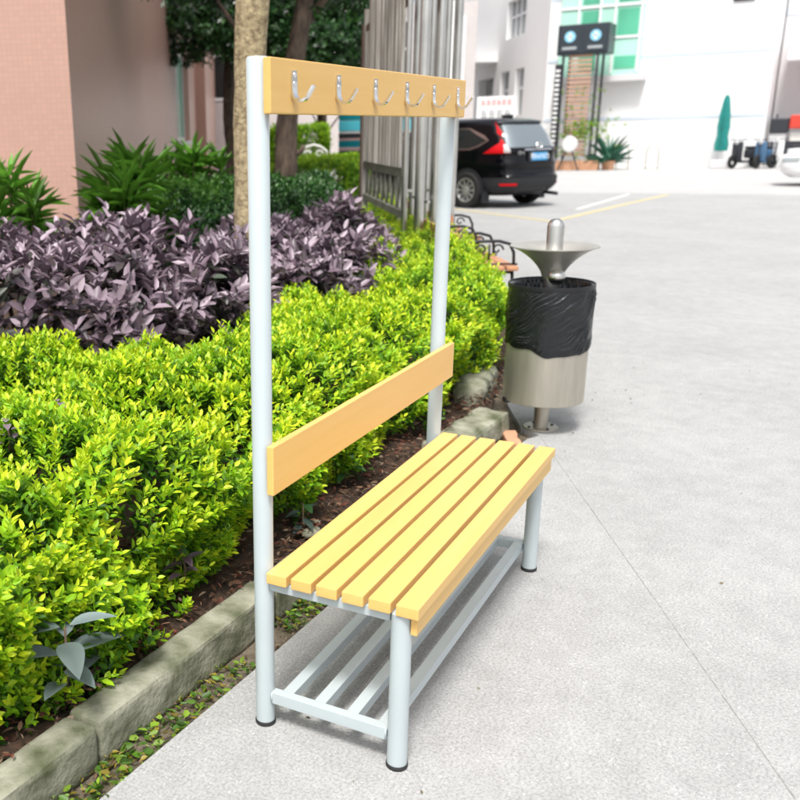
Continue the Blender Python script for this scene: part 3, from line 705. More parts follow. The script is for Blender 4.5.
# ------------------------------------------------------------------ trees
def crown_obj(t, clumps, n, leaf, pal, seed, m='leaf_gloss'):
    rg = np.random.default_rng(seed); P, D = [], []
    tot = sum(c[3]**2 for c in clumps)
    for (cx, cy, cz, r) in clumps:
        k = int(n*r*r/tot); v = unit(rg.normal(size=(k, 3))); rad = r*rg.uniform(.55, 1.05, (k, 1))*np.array([1, 1, .75])
        rad = rad*(1+.25*(vnoise(v[:, 0]*3+cx, v[:, 1]*3+v[:, 2]*2, 1.5, seed)[:, None]-.5)*2)
        P.append(np.array([cx, cy, cz])+v*rad); D.append(v+np.array([0, 0, -.2])+rg.normal(0, .5, (k, 3)))
    P = np.concatenate(P); D = np.concatenate(D)
    A = sprigs(P, D, rg, 6, rg.uniform(.12, .22, len(P)), leaf, .42, pal, 1.1)
    return leaf_object('crown', *A, m, t, simple=True)
def trunk_obj(t, path, rads, m, limbs=()):
    bm = bmesh.new()
    # smooth path
    P = [Vector(p) for p in path]; Q, Rr = [], []
    for i in range(len(P)-1):
        for k in range(6):
            s = k/6; a = P[max(i-1, 0)]; b = P[i]; c = P[i+1]; d = P[min(i+2, len(P)-1)]
            Q.append(.5*((2*b)+(c-a)*s+(2*a-5*b+4*c-d)*s*s+(3*b-a-3*c+d)*s**3)); Rr.append(rads[i]*(1-s)+rads[i+1]*s)
    Q.append(P[-1]); Rr.append(rads[-1]); tube(bm, Q, Rr, 22)
    for v in bm.verts: v.co += Vector((mn.noise(v.co*6), mn.noise(v.co*6+Vector((9, 0, 0))), 0))*.012
    tr = mesh_obj('trunk', bm, m, t, 0)
    for lp, lr in limbs:
        bm = bmesh.new(); tube(bm, lp, lr, 9); mesh_obj('limb', bm, m, tr, 0)
    return tr
TREE = ((.008, .028, .008), (.018, .065, .015), (.05, .14, .03))
t = thing('pale_tree', 'slim tree with pale speckled bark right behind the near bench post', 'tree', (3.62, 2.12, 0))
trunk_obj(t, [(.0, 0, 0), (.0, 0.01, .5), (.0, 0.02, 1.1), (.03, .02, 1.8), (.05, .0, 2.4), (.10, .02, 3.1), (.2, .1, 4.2)], [.125, .105, .098, .10, .112, .085, .05], 'bark_pale',
          [([(.05, 0, 2.35), (.35, -.25, 3.0), (.7, -.5, 3.8)], [.06, .05, .02]), ([(.05, 0, 2.3), (-.1, .35, 3.0), (-.3, .8, 3.9)], [.055, .045, .02])])
crown_obj(t, [(.2, .2, 4.6, 1.0), (.9, -.4, 4.4, .8), (-.5, .9, 4.4, .9), (.9, .9, 4.5, .8)], 1500, .10, TREE, 61)
t = thing('dark_tree', 'tree with dark brown leaning trunk behind the hook board', 'tree', (10.05, 5.28, 0))
trunk_obj(t, [(-.05, -.02, 0), (-.02, 0, .8), (.05, .02, 1.6), (.10, -.05, 2.3), (.22, -.15, 3.1), (.5, -.3, 4.5)], [.20, .165, .15, .14, .12, .06], 'bark_dark',
          [([(.05, .0, 1.75), (-.15, .35, 2.5), (-.5, .9, 3.4)], [.07, .05, .02]), ([(.15, -.1, 2.8), (.6, -.5, 3.5), (1.2, -.9, 4.2)], [.07, .05, .02]), ([(.0, .0, 1.15), (.12, -.17, 1.3), (.14, -.2, 1.36)], [.05, .035, .03])])
crown_obj(t, [(-.6, .8, 3.9, 1.1), (.3, .1, 4.4, 1.3), (1.5, -.4, 4.0, 1.0), (.2, -1.0, 4.9, 1.0), (-1.2, 1.6, 4.6, 1.2), (1.2, .9, 4.7, 1.1)], 2600, .13, TREE, 62)
for i, (x, y, h, s, lb) in enumerate(((18.6, 11.4, 4.6, 1.9, 'dense dark tree behind the gap beside the pink building'), (19.5, 9.3, 4.2, 1.9, 'dark bushy tree above the hook board, left of the timber screen'), (24.5, 14.8, 6.0, 2.6, 'tall dark tree farthest back, between the pink and the white tiled building'))):
    t = thing('dark_tree', lb, 'tree', (x, y, 0), 0, 'dark trees at the back')
    trunk_obj(t, [(0, 0, 0), (.05, 0, 1.2), (0, .05, 2.2), (.1, 0, h)], [.16, .13, .11, .05], 'bark_dark', [([(0, 0, 2.0), (.5, .3, 2.9), (.9, .6, h)], [.06, .045, .02])])
    rg = random.Random(70+i)
    cl = [(rg.uniform(-1, 1)*s*.55, rg.uniform(-1, 1)*s*.55, h-s*.25+rg.uniform(-.35, .9)*s*.6, s*rg.uniform(.4, .62)) for _ in range(8)]
    crown_obj(t, cl, 2600, .17, TREE, 80+i)
# bare sapling in front of the tiled wall
t = thing('bare_sapling', 'thin bare sapling above the flat topped hedge', 'tree', (17.6, 8.35, 0))
bm = bmesh.new(); tube(bm, [(0, 0, 0), (.02, 0, 1.4), (.05, 0, 1.9), (.0, .05, 3.0)], [.04, .03, .025, .01], 7)
for s in ((-.5, .3, 2.6), (.4, -.5, 2.5), (.3, .2, 2.9), (-.25, -.1, 2.4)): tube(bm, [(.02, 0, 1.5), (s[0]*.5, s[1]*.5, 1.9), s], [.022, .016, .006], 5)
mesh_obj('trunk', bm, 'bark_dark', t, 0)
crown_obj(t, [(0, 0, 3.3, .7)], 150, .12, TREE, 91)

# ------------------------------------------------------------------ timber and tube screen
dS = Vector((.862, .507, 0)); pA = Vector((6.66, 2.23, 0)); a_s = math.atan2(dS.y, dS.x)
S = thing('timber_screen', 'tall weathered timber screen with a row of stainless steel tubes at its near end', 'screen', pA, a_s)
SL = 3.15; SH = 3.9
def post_(name, m, x, y, r, h=SH, sm=None): return part(name, m, S, lambda bm: lathe(bm, [(0, 0), (r, 0), (r, h), (0, h)], 20, (x, y)), 30)
post_('tube_post', 'steel2', 0, 0, .027)
# the tubes right of the first one, in local frame
for (X, Y, r) in ((6.605, 2.065, .046), (7.187, 2.128, .044), (7.85, 2.607, .035), (7.93, 2.479, .038), (8.0, 2.343, .042), (8.05, 2.25, .045), (7.7, 2.70, .028)):
    l = Matrix.Rotation(-a_s, 4, 'Z') @ (Vector((X, Y, 0))-pA); post_('tube_post', 'steel2', l.x, l.y, r)
bx('cross_tube', 'steel2', S, -.12, .75, -.22, -.19, .86, .885); bx('cross_tube', 'steel2', S, .55, .58, -.40, -.02, .93, .955)
bx('end_post', 'redrail', S, SL, SL+.09, -.045, .045, 0, 2.75)
bx('end_post', 'weathered', S, SL-.16, SL-.07, -.04, .04, 0, 2.9)
nb = 19; pw = (SL-.25)/nb
for i in range(nb):
    x0 = .06+i*pw; zt = SH if x0 < 2.45 else 2.62
    bx('board', 'weathered', S, x0+.034, x0+pw-.034, .030+.004*(i % 3), .052+.004*(i % 3), 1.18, zt)
bx('top_rail', 'redrail', S, .03, SL-.0, -.035, .025, 2.60, 2.72)
bx('lower_rail', 'weathered2', S, .03, SL-.17, -.03, .028, 1.09, 1.175)
bx('lower_rail', 'weathered2', S, .03, SL-.17, -.03, .028, .72, .79)
nzz = 8
for i in range(nzz):
    xa = .08+i*(SL-.35)/nzz; xb = xa+(SL-.35)/nzz
    def zz(bm):
        for (u0, z0, u1, z1) in ((xa, .795, (xa+xb)/2, 1.085), ((xa+xb)/2, 1.085, xb, .795)):
            L = math.hypot(u1-u0, z1-z0); an = math.atan2(z1-z0, u1-u0)
            box(bm, 0, L, -.012, .012, -.011, .011, mtx=Matrix.Translation((u0, 0, z0)) @ Matrix.Rotation(-an, 4, 'Y'))
    part('brace', 'weathered2', S, zz)

# ------------------------------------------------------------------ park benches by the bed
dB = Vector((.86, .50, 0)); aB = math.atan2(dB.y, dB.x)
def park_bench(label, x, y, length, arms, endblock=False):
    t = thing('park_bench', label, 'bench', (x, y, 0), aB, 'park benches at the edge of the planting bed')
    # local: x along, -y = front ; seat from y=-.45 to 0
    for k in range(4): bx('seat_slat', 'brown_wood', t, 0, length, -.44+k*.112, -.44+k*.112+.10, .385, .425, bev=.012)
    for k in range(2): bx('back_slat', 'brown_wood', t, 0, length, .045, .075, .50+k*.105, .585+k*.105, bev=.01)
    for ax in arms:
        def fr(bm):
            arc = [(ax, .02, .425), (ax, .0, .60), (ax, -.10, .625), (ax, -.28, .625), (ax, -.37, .60), (ax, -.405, .53), (ax, -.41, .44)]
            tube(bm, arc, .013, 8)
            # scrolls
            for cy, sg in ((-.14, 1), (-.27, -1)):
                sp = [(ax, cy+sg*(.05*(1-k/14))*math.cos(k*.55), .555+(.05*(1-k/14))*math.sin(k*.55)) for k in range(13)]
                tube(bm, sp, .008, 6)
            tube(bm, [(ax, -.205, .425), (ax, -.205, .60)], .009, 6); tube(bm, [(ax, -.44, .435), (ax, -.3, .44), (ax, 0, .435)], .008, 6)
        part('armrest', 'iron', t, fr, 0)
        def lg(bm):
            for yy, oy in ((-.40, -.05), (-.02, .05)):
                tube(bm, [(ax, yy, .385), (ax, yy+oy*.3, .2), (ax, yy+oy, .012)], .014, 8)
                box(bm, ax-.03, ax+.03, yy+oy-.03, yy+oy+.03, 0, .012)
            tube(bm, [(ax, -.40, .37), (ax, -.02, .37)], .012, 6); tube(bm, [(ax, -.02, .40), (ax, .04, .72)], .012, 8)
        part('leg_frame', 'iron', t, lg, 0)
    if endblock:
        part('rolled_end', 'brown_wood', t, lambda bm: tube(bm, [(-.02, -.06, .60), (.25, -.06, .60)], .075, 20), 40)
        part('iron_band', 'iron', t, lambda bm: tube(bm, [(.015, -.06, .60), (.045, -.06, .60)], .082, 20), 40)
    return t
park_bench('nearer park bench with brown slats and black scrolled armrests, just beyond the lime hedge', 5.70, 1.32, 2.05, (.06, .72, 1.4))
park_bench('farther park bench with a thick rolled wooden end held by an iron band', 7.90, 2.30, 2.0, (.3, 1.8), True)

# ------------------------------------------------------------------ cars
class Body:
    def __init__(s, sl, n=5.): s.sl = sl; s.n = n
    def at(s, z):
        sl = s.sl
        if z <= sl[0][0]: return sl[0][1:]
        for a, b in zip(sl, sl[1:]):
            if z <= b[0]:
                t = (z-a[0])/(b[0]-a[0]); return tuple(a[k]*(1-t)+b[k]*t for k in (1, 2, 3))
        return sl[-1][1:]
    def pt(s, z, phi, off=0.):
        xr, xf, hw = s.at(z); cx = (xr+xf)/2; a = (xf-xr)/2; c, q = math.cos(phi), math.sin(phi); n = s.n
        x = cx+a*math.copysign(abs(c)**(2/n), c); y = hw*math.copysign(abs(q)**(2/n), q)
        if off:
            nx = math.copysign(abs((x-cx)/a)**(n-1), x-cx)/a; ny = math.copysign(abs(y/hw)**(n-1), y)/hw; L = math.hypot(nx, ny) or 1
            x += nx/L*off; y += ny/L*off
        return Vector((x, y, z))
    def phi(s, z, spec, side=1):
        xr, xf, hw = s.at(z); cx = (xr+xf)/2; a = (xf-xr)/2; n = s.n
        if spec[0] == 'x':
            u = max(-1, min(1, (spec[1]-cx)/a)); c = math.copysign(abs(u)**(n/2), u); p = math.acos(c); return p if side > 0 else -p
        if spec[0] == 'y':   # on the rear
            v = max(-1, min(1, spec[1]/hw)); q = math.copysign(abs(v)**(n/2), v); p = PI-math.asin(q); return p
        v = max(-1, min(1, spec[1]/hw)); q = math.copysign(abs(v)**(n/2), v); return math.asin(q)   # front
    def mesh(s, bm):
        zs = []
        for a, b in zip(s.sl, s.sl[1:]):
            k = max(1, int((b[0]-a[0])/.04)); zs += [a[0]+(b[0]-a[0])*i/k for i in range(k)]
        zs.append(s.sl[-1][0]); N = 96; rows = []
        for z in zs:
            row = []
            for j in range(N):
                # spread samples evenly round the superellipse
                th = 2*PI*j/N; c, q = math.cos(th), math.sin(th); e = s.n/2
                cc = math.copysign(abs(c)**(1.8/1), c); qq = math.copysign(abs(q)**(1.8/1), q); p = math.atan2(qq, cc)
                row.append(bm.verts.new(s.pt(z, p)))
            rows.append(row)
        for a, b in zip(rows, rows[1:]):
            for j in range(N): bm.faces.new((a[j], a[(j+1) % N], b[(j+1) % N], b[j]))
        bm.faces.new(rows[0][::-1]); bm.faces.new(rows[-1])
    def patch(s, bm, rows, off=.006, cols=14, side=1, sub=4):
        """rows: (z, specA, specB)"""
        R_ = []
        for a, b in zip(rows, rows[1:]):
            for i in range(sub):
                t = i/sub; R_.append((a[0]*(1-t)+b[0]*t, (a[1][0], a[1][1]*(1-t)+b[1][1]*t), (a[2][0], a[2][1]*(1-t)+b[2][1]*t)))
        R_.append(rows[-1]); vs = []
        for z, A, Bq in R_:
            pa = s.phi(z, A, side); pb = s.phi(z, Bq, side)
            if A[0] == 'x' and Bq[0] == 'y' and side < 0: pa = 2*PI+pa
            vs.append([bm.verts.new(s.pt(z, pa+(pb-pa)*k/cols, off)) for k in range(cols+1)])
        for a, b in zip(vs, vs[1:]):
            for k in range(cols): bm.faces.new((a[k], a[k+1], b[k+1], b[k]))
def wheel(parent, x, y, r, side):
    t = part('wheel', 'tyre', parent, lambda bm: lathe(bm, [(r*.62, -.10), (r*.9, -.11), (r, -.085), (r, .085), (r*.9, .11), (r*.62, .10), (r*.62, -.10)], 40, (0, 0), 'y', caps=False), 40)
    t.location = (x, y, r)
    def rim(bm):
        s = side
        lathe(bm, [(r*.66, .098*s), (r*.66, .108*s), (r*.60, .108*s), (r*.58, .04*s), (r*.60, -.05*s), (r*.66, -.05*s)], 36, (0, 0), 'y', caps=False)
        lathe(bm, [(0, .095*s), (r*.15, .095*s), (r*.17, .06*s), (0, .06*s)], 20, (0, 0), 'y')
        for k in range(10):
            a = 2*PI*k/10; box(bm, r*.12, r*.61, -.09+.0, -.075, -.016, .016, mtx=Matrix.Rotation(a, 4, 'Y') @ (Matrix.Diagonal((1, -1, 1, 1)) if s > 0 else Matrix.Identity(4)))
    part('rim', 'alloy', t, rim, 40)
    part('brake_disc', 'darkpaint', t, lambda bm: lathe(bm, [(0, .02*side), (r*.58, .02*side), (r*.58, .0), (0, .0)], 24, (0, 0), 'y'))
    return t
def arch(parent, x, y, r, side):
    def f(bm):
        pts = []
        for k in range(21):
            a = PI*k/20*1.12-.06*PI; pts.append((math.cos(a), math.sin(a)))
        inn = [bm.verts.new((x+c*(r+.0), y, r*1.0+s_*(r+.0))) for c, s_ in pts]; out = [bm.verts.new((x+c*(r+.07), y-side*.006, r+s_*(r+.07))) for c, s_ in pts]
        for k in range(20): bm.faces.new((inn[k], inn[k+1], out[k+1], out[k]))
        bm.faces.new(inn)
    return part('wheel_arch', 'plastic', parent, f)

# black SUV
sv = Body([(.24, -2.0, 2.0, .80), (.32, -2.18, 2.2, .88), (.44, -2.27, 2.28, .915), (.60, -2.28, 2.30, .925), (.64, -2.235, 2.3, .925), (.76, -2.215, 2.3, .93), (.84, -2.235, 2.28, .93), (.92, -2.19, 2.22, .925), (1.0, -2.185, 2.05, .91), (1.08, -2.18, 1.55, .90), (1.14, -2.15, 1.2, .885), (1.36, -2.04, .80, .80), (1.54, -1.90, .38, .71), (1.61, -1.84, .12, .66), (1.655, -1.70, -.05, .58), (1.685, -1.35, -.35, .42), (1.69, -1.2, -.45, .3)])
K = 1.045
suv = thing('parked_suv', 'black car seen from behind with tall red tail lamps and a blue number plate', 'car', (18.93, 5.93, 0), R(66)); suv.scale = (K, K, K)
sb = part('body', 'car_black', suv, sv.mesh, 35)
part('rear_window', 'rear_glass', suv, lambda bm: sv.patch(bm, [(1.13, ('y', .70), ('y', -.70)), (1.35, ('y', .65), ('y', -.65)), (1.58, ('y', .57), ('y', -.57))], .005), 0)
part('spoiler', 'darkpaint', suv, lambda bm: sv.patch(bm, [(1.585, ('y', .60), ('y', -.60)), (1.63, ('y', .57), ('y', -.57))], .05), 0)
part('bumper', 'plastic', suv, lambda bm: sv.patch(bm, [(.30, ('x', -1.55), ('y', 0)), (.58, ('x', -1.50), ('y', 0))], .010), 0)
part('bumper', 'plastic', suv, lambda bm: sv.patch(bm, [(.30, ('x', -1.55), ('y', 0)), (.58, ('x', -1.50), ('y', 0))], .010, side=-1), 0)
for sd_ in (1, -1):
    tl = part('tail_lamp', 'red_lens', suv, lambda bm: sv.patch(bm, [(1.03, ('x', -1.62), ('y', sd_*.66)), (1.10, ('x', -1.74), ('y', sd_*.67)), (1.22, ('x', -1.90), ('y', sd_*.70)), (1.40, ('x', -1.88), ('y', sd_*.70)), (1.60, ('x', -1.66), ('y', sd_*.615))], .012, side=sd_), 0)
    part('reversing_lamp', 'white_lens', tl, lambda bm: sv.patch(bm, [(1.04, ('y', sd_*.74), ('y', sd_*.66)), (1.10, ('y', sd_*.74), ('y', sd_*.66)), (1.19, ('y', sd_*.72), ('y', sd_*.69))], .017, side=sd_), 0)
    part('reflector', 'red_lens', suv, lambda bm: sv.patch(bm, [(.43, ('y', sd_*.78), ('y', sd_*.58)), (.475, ('y', sd_*.80), ('y', sd_*.57))], .016), 0)
    part('window_trim', 'chrome', suv, lambda bm: sv.patch(bm, [(1.10, ('x', .95), ('x', -1.30)), (1.16, ('x', .92), ('x', -1.50)), (1.27, ('x', .75), ('x', -1.68)), (1.36, ('x', .55), ('x', -1.56)), (1.50, ('x', .20), ('x', -1.15))], .004, side=sd_), 0)
    for (a0, a1, b0, b1, c0, c1, d0, d1) in ((-.80, -1.27, -.80, -1.46, -.80, -1.64, -.80, -1.14), (.08, -.74, .08, -.74, .08, -.74, .08, -.74), (.88, .14, .86, .14, .70, .14, .24, .14)):
        part('side_window', 'car_glass', suv, lambda bm: sv.patch(bm, [(1.12, ('x', a0), ('x', a1)), (1.17, ('x', b0), ('x', b1)), (1.27, ('x', c0), ('x', c1)), (1.48, ('x', d0), ('x', d1))], .008, side=sd_), 0)
    part('head_lamp', 'white_lens', suv, lambda bm: sv.patch(bm, [(.80, ('f', sd_*.82), ('f', sd_*.5)), (.92, ('f', sd_*.80), ('f', sd_*.55))], .01), 0)
    for wx in (-1.31, 1.31): arch(suv, wx, sd_*.937, .345, sd_); wheel(suv, wx, sd_*.865, .345, sd_)
    part('mirror', 'car_black', suv, lambda bm: box(bm, .70, .88, sd_*.98-.09, sd_*.98+.09, 1.10, 1.24, bev=.03), 40)
    part('mud_flap', 'plastic', suv, lambda bm: box(bm, -1.72, -1.70, sd_*.84-.10, sd_*.84+.10, .12, .34))
part('windscreen', 'car_glass', suv, lambda bm: sv.patch(bm, [(1.14, ('f', .80), ('f', -.80)), (1.36, ('f', .72), ('f', -.72)), (1.54, ('f', .62), ('f', -.62))], .006), 0)
def bar(z0, z1, y0, y1, off): return lambda bm: sv.patch(bm, [(z0, ('y', y0), ('y', y1)), (z1, ('y', y0), ('y', y1))], off, sub=2)
part('chrome_bar', 'chrome', suv, bar(1.075, 1.105, .36, -.42, .022), 0)
def emblem(bm):
    X = -2.225
    box(bm, X-.006, X, -.075, -.055, 1.115, 1.205); box(bm, X-.006, X, .035, .055, 1.115, 1.205); box(bm, X-.006, X, -.055, .035, 1.15, 1.17)
    tube(bm, [(X, -.01+.085*math.cos(a*PI/10), 1.16+.062*math.sin(a*PI/10)) for a in range(21)], .006, 6)
part('emblem', 'chrome', suv, emblem)
def text_mesh(name, s, size, m, parent, mtx, ext=.002):
    cu = bpy.data.curves.new(name, 'FONT'); cu.body = s; cu.size = size; cu.extrude = ext; cu.align_x = 'CENTER'; cu.align_y = 'CENTER'
    to = bpy.data.objects.new('tmp_text', cu); C.objects.link(to); bpy.context.view_layer.update()
    me = bpy.data.meshes.new_from_object(to.evaluated_get(bpy.context.evaluated_depsgraph_get())); me.name = name
    bpy.data.objects.remove(to); bpy.data.curves.remove(cu)
    me.materials.clear(); me.materials.append(M[m]); o = bpy.data.objects.new(name, me); C.objects.link(o); o.parent = parent; o.matrix_local = mtx
    return o
rearface = lambda x, y, z: Matrix.Translation((x, y, z)) @ Matrix.Rotation(-PI/2, 4, 'Z') @ Matrix.Rotation(PI/2, 4, 'X')
pl = part('number_plate', 'plate_blue', suv, lambda bm: box(bm, -2.252, -2.240, -.235, .215, .885, 1.03, bev=.004))
part('plate_recess', 'darkpaint', suv, lambda bm: box(bm, -2.240, -2.18, -.28, .26, .86, 1.055, bev=.01))
text_mesh('plate_lettering', '粤B·6Y672', .125, 'white', pl, rearface(-2.2535, -.01, .955))
text_mesh('badge', 'CR-V', .085, 'chrome', suv, rearface(-2.225, .50, 1.03))
part('exhaust', 'darkpaint', suv, lambda bm: tube(bm, [(-1.8, -.55, .27), (-2.2, -.55, .25), (-2.30, -.56, .24)], .035, 12), 40)
part('roof_antenna', 'darkpaint', suv, lambda bm: prism(bm, [(-1.55, -.03), (-1.30, -.008), (-1.30, .008), (-1.55, .03)], 1.66, 1.74))

# white sedan at the right edge
sdn = Body([(.22, -2.0, 2.05, .80), (.34, -2.2, 2.25, .86), (.5, -2.27, 2.32, .885), (.70, -2.25, 2.28, .89), (.84, -2.2, 2.0, .88), (.92, -2.15, 1.45, .87), (.98, -1.75, 1.05, .84), (1.2, -1.35, .62, .74), (1.36, -.95, .25, .64), (1.42, -.7, .0, .5), (1.44, -.6, -.1, .35)])
sed = thing('parked_sedan', 'white car whose nose just enters at the right edge of the yard', 'car', (27.1, -2.38, 0), R(97))
part('body', 'car_white', sed, sdn.mesh, 35)
part('windscreen', 'car_glass', sed, lambda bm: sdn.patch(bm, [(.98, ('f', .74), ('f', -.74)), (1.2, ('f', .66), ('f', -.66)), (1.35, ('f', .56), ('f', -.56))], .008), 0)
for sd_ in (1, -1):
    part('side_window', 'car_glass', sed, lambda bm: sdn.patch(bm, [(.99, ('x', .9), ('x', -1.5)), (1.2, ('x', .5), ('x', -1.15)), (1.34, ('x', .2), ('x', -.8))], .008, side=sd_), 0)
    part('head_lamp', 'glass_grey', sed, lambda bm: sdn.patch(bm, [(.60, ('f', sd_*.80), ('f', sd_*.5)), (.72, ('f', sd_*.80), ('f', sd_*.55))], .01), 0)
    for wx in (-1.35, 1.35): arch(sed, wx, sd_*.897, .31, sd_); wheel(sed, wx, sd_*.83, .31, sd_)

# striped truck behind the hedges
tr = thing('striped_truck', 'box truck painted in teal, white and dark stripes behind the lime hedge', 'truck', (21.5, 8.72, 0), R(18))
bx('cargo_box', 'white', tr, 0, 4.2, -1.0, 1.0, .62, 2.55, bev=.03)
for z0, z1, m in ((1.86, 2.42, 'teal'), (1.60, 1.845, 'cyan'), (1.42, 1.54, 'darkpaint'), (1.37, 1.41, 'pinkpaint'), (1.20, 1.36, 'teal'), (1.13, 1.17, 'pinkpaint'), (.96, 1.11, 'darkpaint'), (.78, .93, 'cyan')):
    bx('stripe', m, tr, -.012, 4.212, -1.012, 1.012, z0, z1)
bx('cab', 'white', tr, 4.3, 5.9, -.95, .95, .5, 2.0, bev=.12); bx('windscreen', 'car_glass', tr, 5.88, 5.915, -.8, .8, 1.2, 1.8)
bx('chassis', 'darkpaint', tr, 0, 5.6, -.5, .5, .4, .6)
for x in (.8, 4.9):
    for s in (-1, 1): wheel(tr, x, s*.85, .38, s)

# ------------------------------------------------------------------ pink building
PB = thing('pink_building', 'pink mosaic tiled building at the left with a tall narrow window', 'building', (5.66, 5.34, 0), a_s)
W0, W1, wz0, wz1 = 15.2, 20.8, 1.45, 3.9
bm = bmesh.new()
box(bm, 0, W0, 0, 14, -.05, 11); box(bm, W0, W1, .25, 14, -.05, 11); box(bm, W1, 25, 0, 14, -.05, 11); box(bm, W0, W1, 0, .25, -.05, wz0); box(bm, W0, W1, 0, .25, wz1, 11)
mesh_obj('wall', bm, 'pink_tile', PB)
bx('wall', 'pink_tile', PB, 25.0, 46, -.35, 14, -.05, 11)
wn = part('window', 'white', PB, lambda bm: [box(bm, a, b, .16, .20, c, d) for a, b, c, d in ((W0+.002, W0+.12, wz0+.002, wz1-.002), (W1-.12, W1-.002, wz0+.002, wz1-.002), (W0+.12, W1-.12, wz0+.002, wz0+.1), (W0+.12, W1-.12, wz1-.1, wz1-.002), (17.9, 18.0, wz0+.1, wz1-.1))])
bx('pane', 'green_glass', wn, W0+.12, W1-.12, .21, .23, wz0+.05, wz1-.05)
bx('sill', 'white', wn, W0-.1, W1+.1, -.10, -.002, wz0-.1, wz0)
part('drain_pipe', 'cream', PB, lambda bm: tube(bm, [(15.0, -.07, 0), (15.0, -.07, 1.35)], .06, 12), 30)

# tiled white building behind (gap and behind the hook board)
TB = thing('tiled_building', 'white mosaic tiled building far behind the hedges', 'building', (36.0, 26.5, 0), R(-68))
bm = bmesh.new(); Lw = 15.
box(bm, 0, Lw, 0, 6, 0, 3.1)
box(bm, 0, Lw, .3, 6, 3.1, 7); mesh_obj('wall', bm, 'white_tile', TB)
for k in range(6):
    x = .6+k*2.4; f = part('window', 'white', TB, lambda bm: [box(bm, x+a, x+b, .20, .29, c, d) for a, b, c, d in ((0, .12, 3.2, 6.4), (1.8, 1.92, 3.2, 6.4), (.12, 1.8, 3.2, 3.32), (.12, 1.8, 6.28, 6.4), (.12, 1.8, 5.1, 5.2), (.9, 1.0, 3.32, 5.1))])
    bx('pane', 'dark_glass', f, x+.1, x+1.82, .26, .285, 3.25, 6.35)
for x in (9.3, 13.6): bx('column', 'white', TB, x, x+.5, -.3, -.003, 0, 7)

# white ironwork benches behind the hedge
def iron_panel(label, x, y, rz):
    t = thing('garden_railing', label, 'railing', (x, y, 0), rz, 'white arched railings behind the hedges')
    part('arch_frame', 'cream', t, lambda bm: tube(bm, [(-.27, 0, 0), (-.27, 0, 1.12), (-.23, 0, 1.22), (-.12, 0, 1.3), (0, 0, 1.33), (.12, 0, 1.3), (.23, 0, 1.22), (.27, 0, 1.12), (.27, 0, 0)], .028, 10), 0)
    for s in (-1, 1):
        part('scroll', 'cream', t, lambda bm: tube(bm, [(s*(.10)+s*(.08*(1-k/16))*math.cos(k*.5), 0, 1.16+(.08*(1-k/16))*math.sin(k*.5)) for k in range(15)], .02, 7), 0)
    bx('panel', 'cream', t, -.26, .26, -.012, .012, .1, 1.04)
iron_panel('white arched railing left of the dark trunk', 15.6, 8.75, R(-62)); iron_panel('white arched railing right of the dark trunk, above yellow leaves', 14.35, 7.0, R(-62))

# ------------------------------------------------------------------ white buildings
WB = thing('white_building', 'white block with pale blue bands and a green glass bay', 'building', (39.6, 0, 0))
bm = bmesh.new(); box(bm, 0, 9, .95, 9.0, -.05, 13); mesh_obj('wall', bm, 'white_wall', WB)
for z in (1.83, 4.10, 6.4): bx('band', 'band', WB, -.02, -.002, .97, 8.98, z, z+.13)
bay = bx('glass_bay', 'green_glass_pale', WB, -.35, -.004, 5.45, 8.5, 3.52, 11)
for j, (y0, y1) in enumerate(((5.62, 6.38), (7.1, 7.7))):
    for z in (3.75, 4.95, 6.15, 7.4): bx('pane', 'green_glass', bay, -.375, -.352, y0, y1, z, z+(.45 if j == 0 and z < 4 else .95))
for y in (5.5, 6.45, 7.0, 7.8): bx('mullion', 'white', bay, -.40, -.352, y, y+.07, 3.6, 11)
for z in (4.85, 6.0, 7.2): bx('transom', 'white', bay, -.398, -.3525, 5.46, 8.49, z, z+.08)
bx('bay_sill', 'grey_wall', WB, -.55, -.004, 5.2, 8.6, 3.28, 3.515)
bx('vent', 'dark_glass', WB, -.06, -.003, 1.8, 2.5, 5.85, 6.15)

a_f = a_s
LB = thing('white_wing', 'overexposed white building wing with a deep door recess and windows, receding behind the black car', 'building', (39.6+30*.862, 9.02+30*.507, 0), a_f+PI)
# facade in local frame: x along, y into the building. openings: door 8.6-11.8, windows
ops = [(3.2, 4.6, 2.2, 4.2), (5.6, 7.2, 2.2, 4.2), (8.5, 11.6, 0, 4.1), (13.6, 16.6, .9, 4.2), (3.4, 6.6, 5.6, 7.2), (13.0, 16.6, 5.9, 7.6)]
ops = [(30-b_, 30-a_, c_, d_) for a_, b_, c_, d_ in ops]
us = sorted({0., 30.}|{o_[0] for o_ in ops}|{o_[1] for o_ in ops}); zs = sorted({-.05, 12.}|{o_[2] for o_ in ops if o_[2] > 0}|{o_[3] for o_ in ops})
bm = bmesh.new()
for u0, u1 in zip(us, us[1:]):
    for z0, z1 in zip(zs, zs[1:]):
        cu, cz = (u0+u1)/2, (z0+z1)/2
        if any(o_[0] < cu < o_[1] and (o_[2] if o_[2] > 0 else -1) < cz < o_[3] for o_ in ops): continue
        box(bm, u0, u1, 0, .45, z0, z1)
bmesh.ops.remove_doubles(bm, verts=bm.verts[:], dist=.001)
mesh_obj('wall', bm, 'white_wall', LB); bx('core', 'grey_wall', LB, .01, 29.99, .9, 8, 0, 11.9)
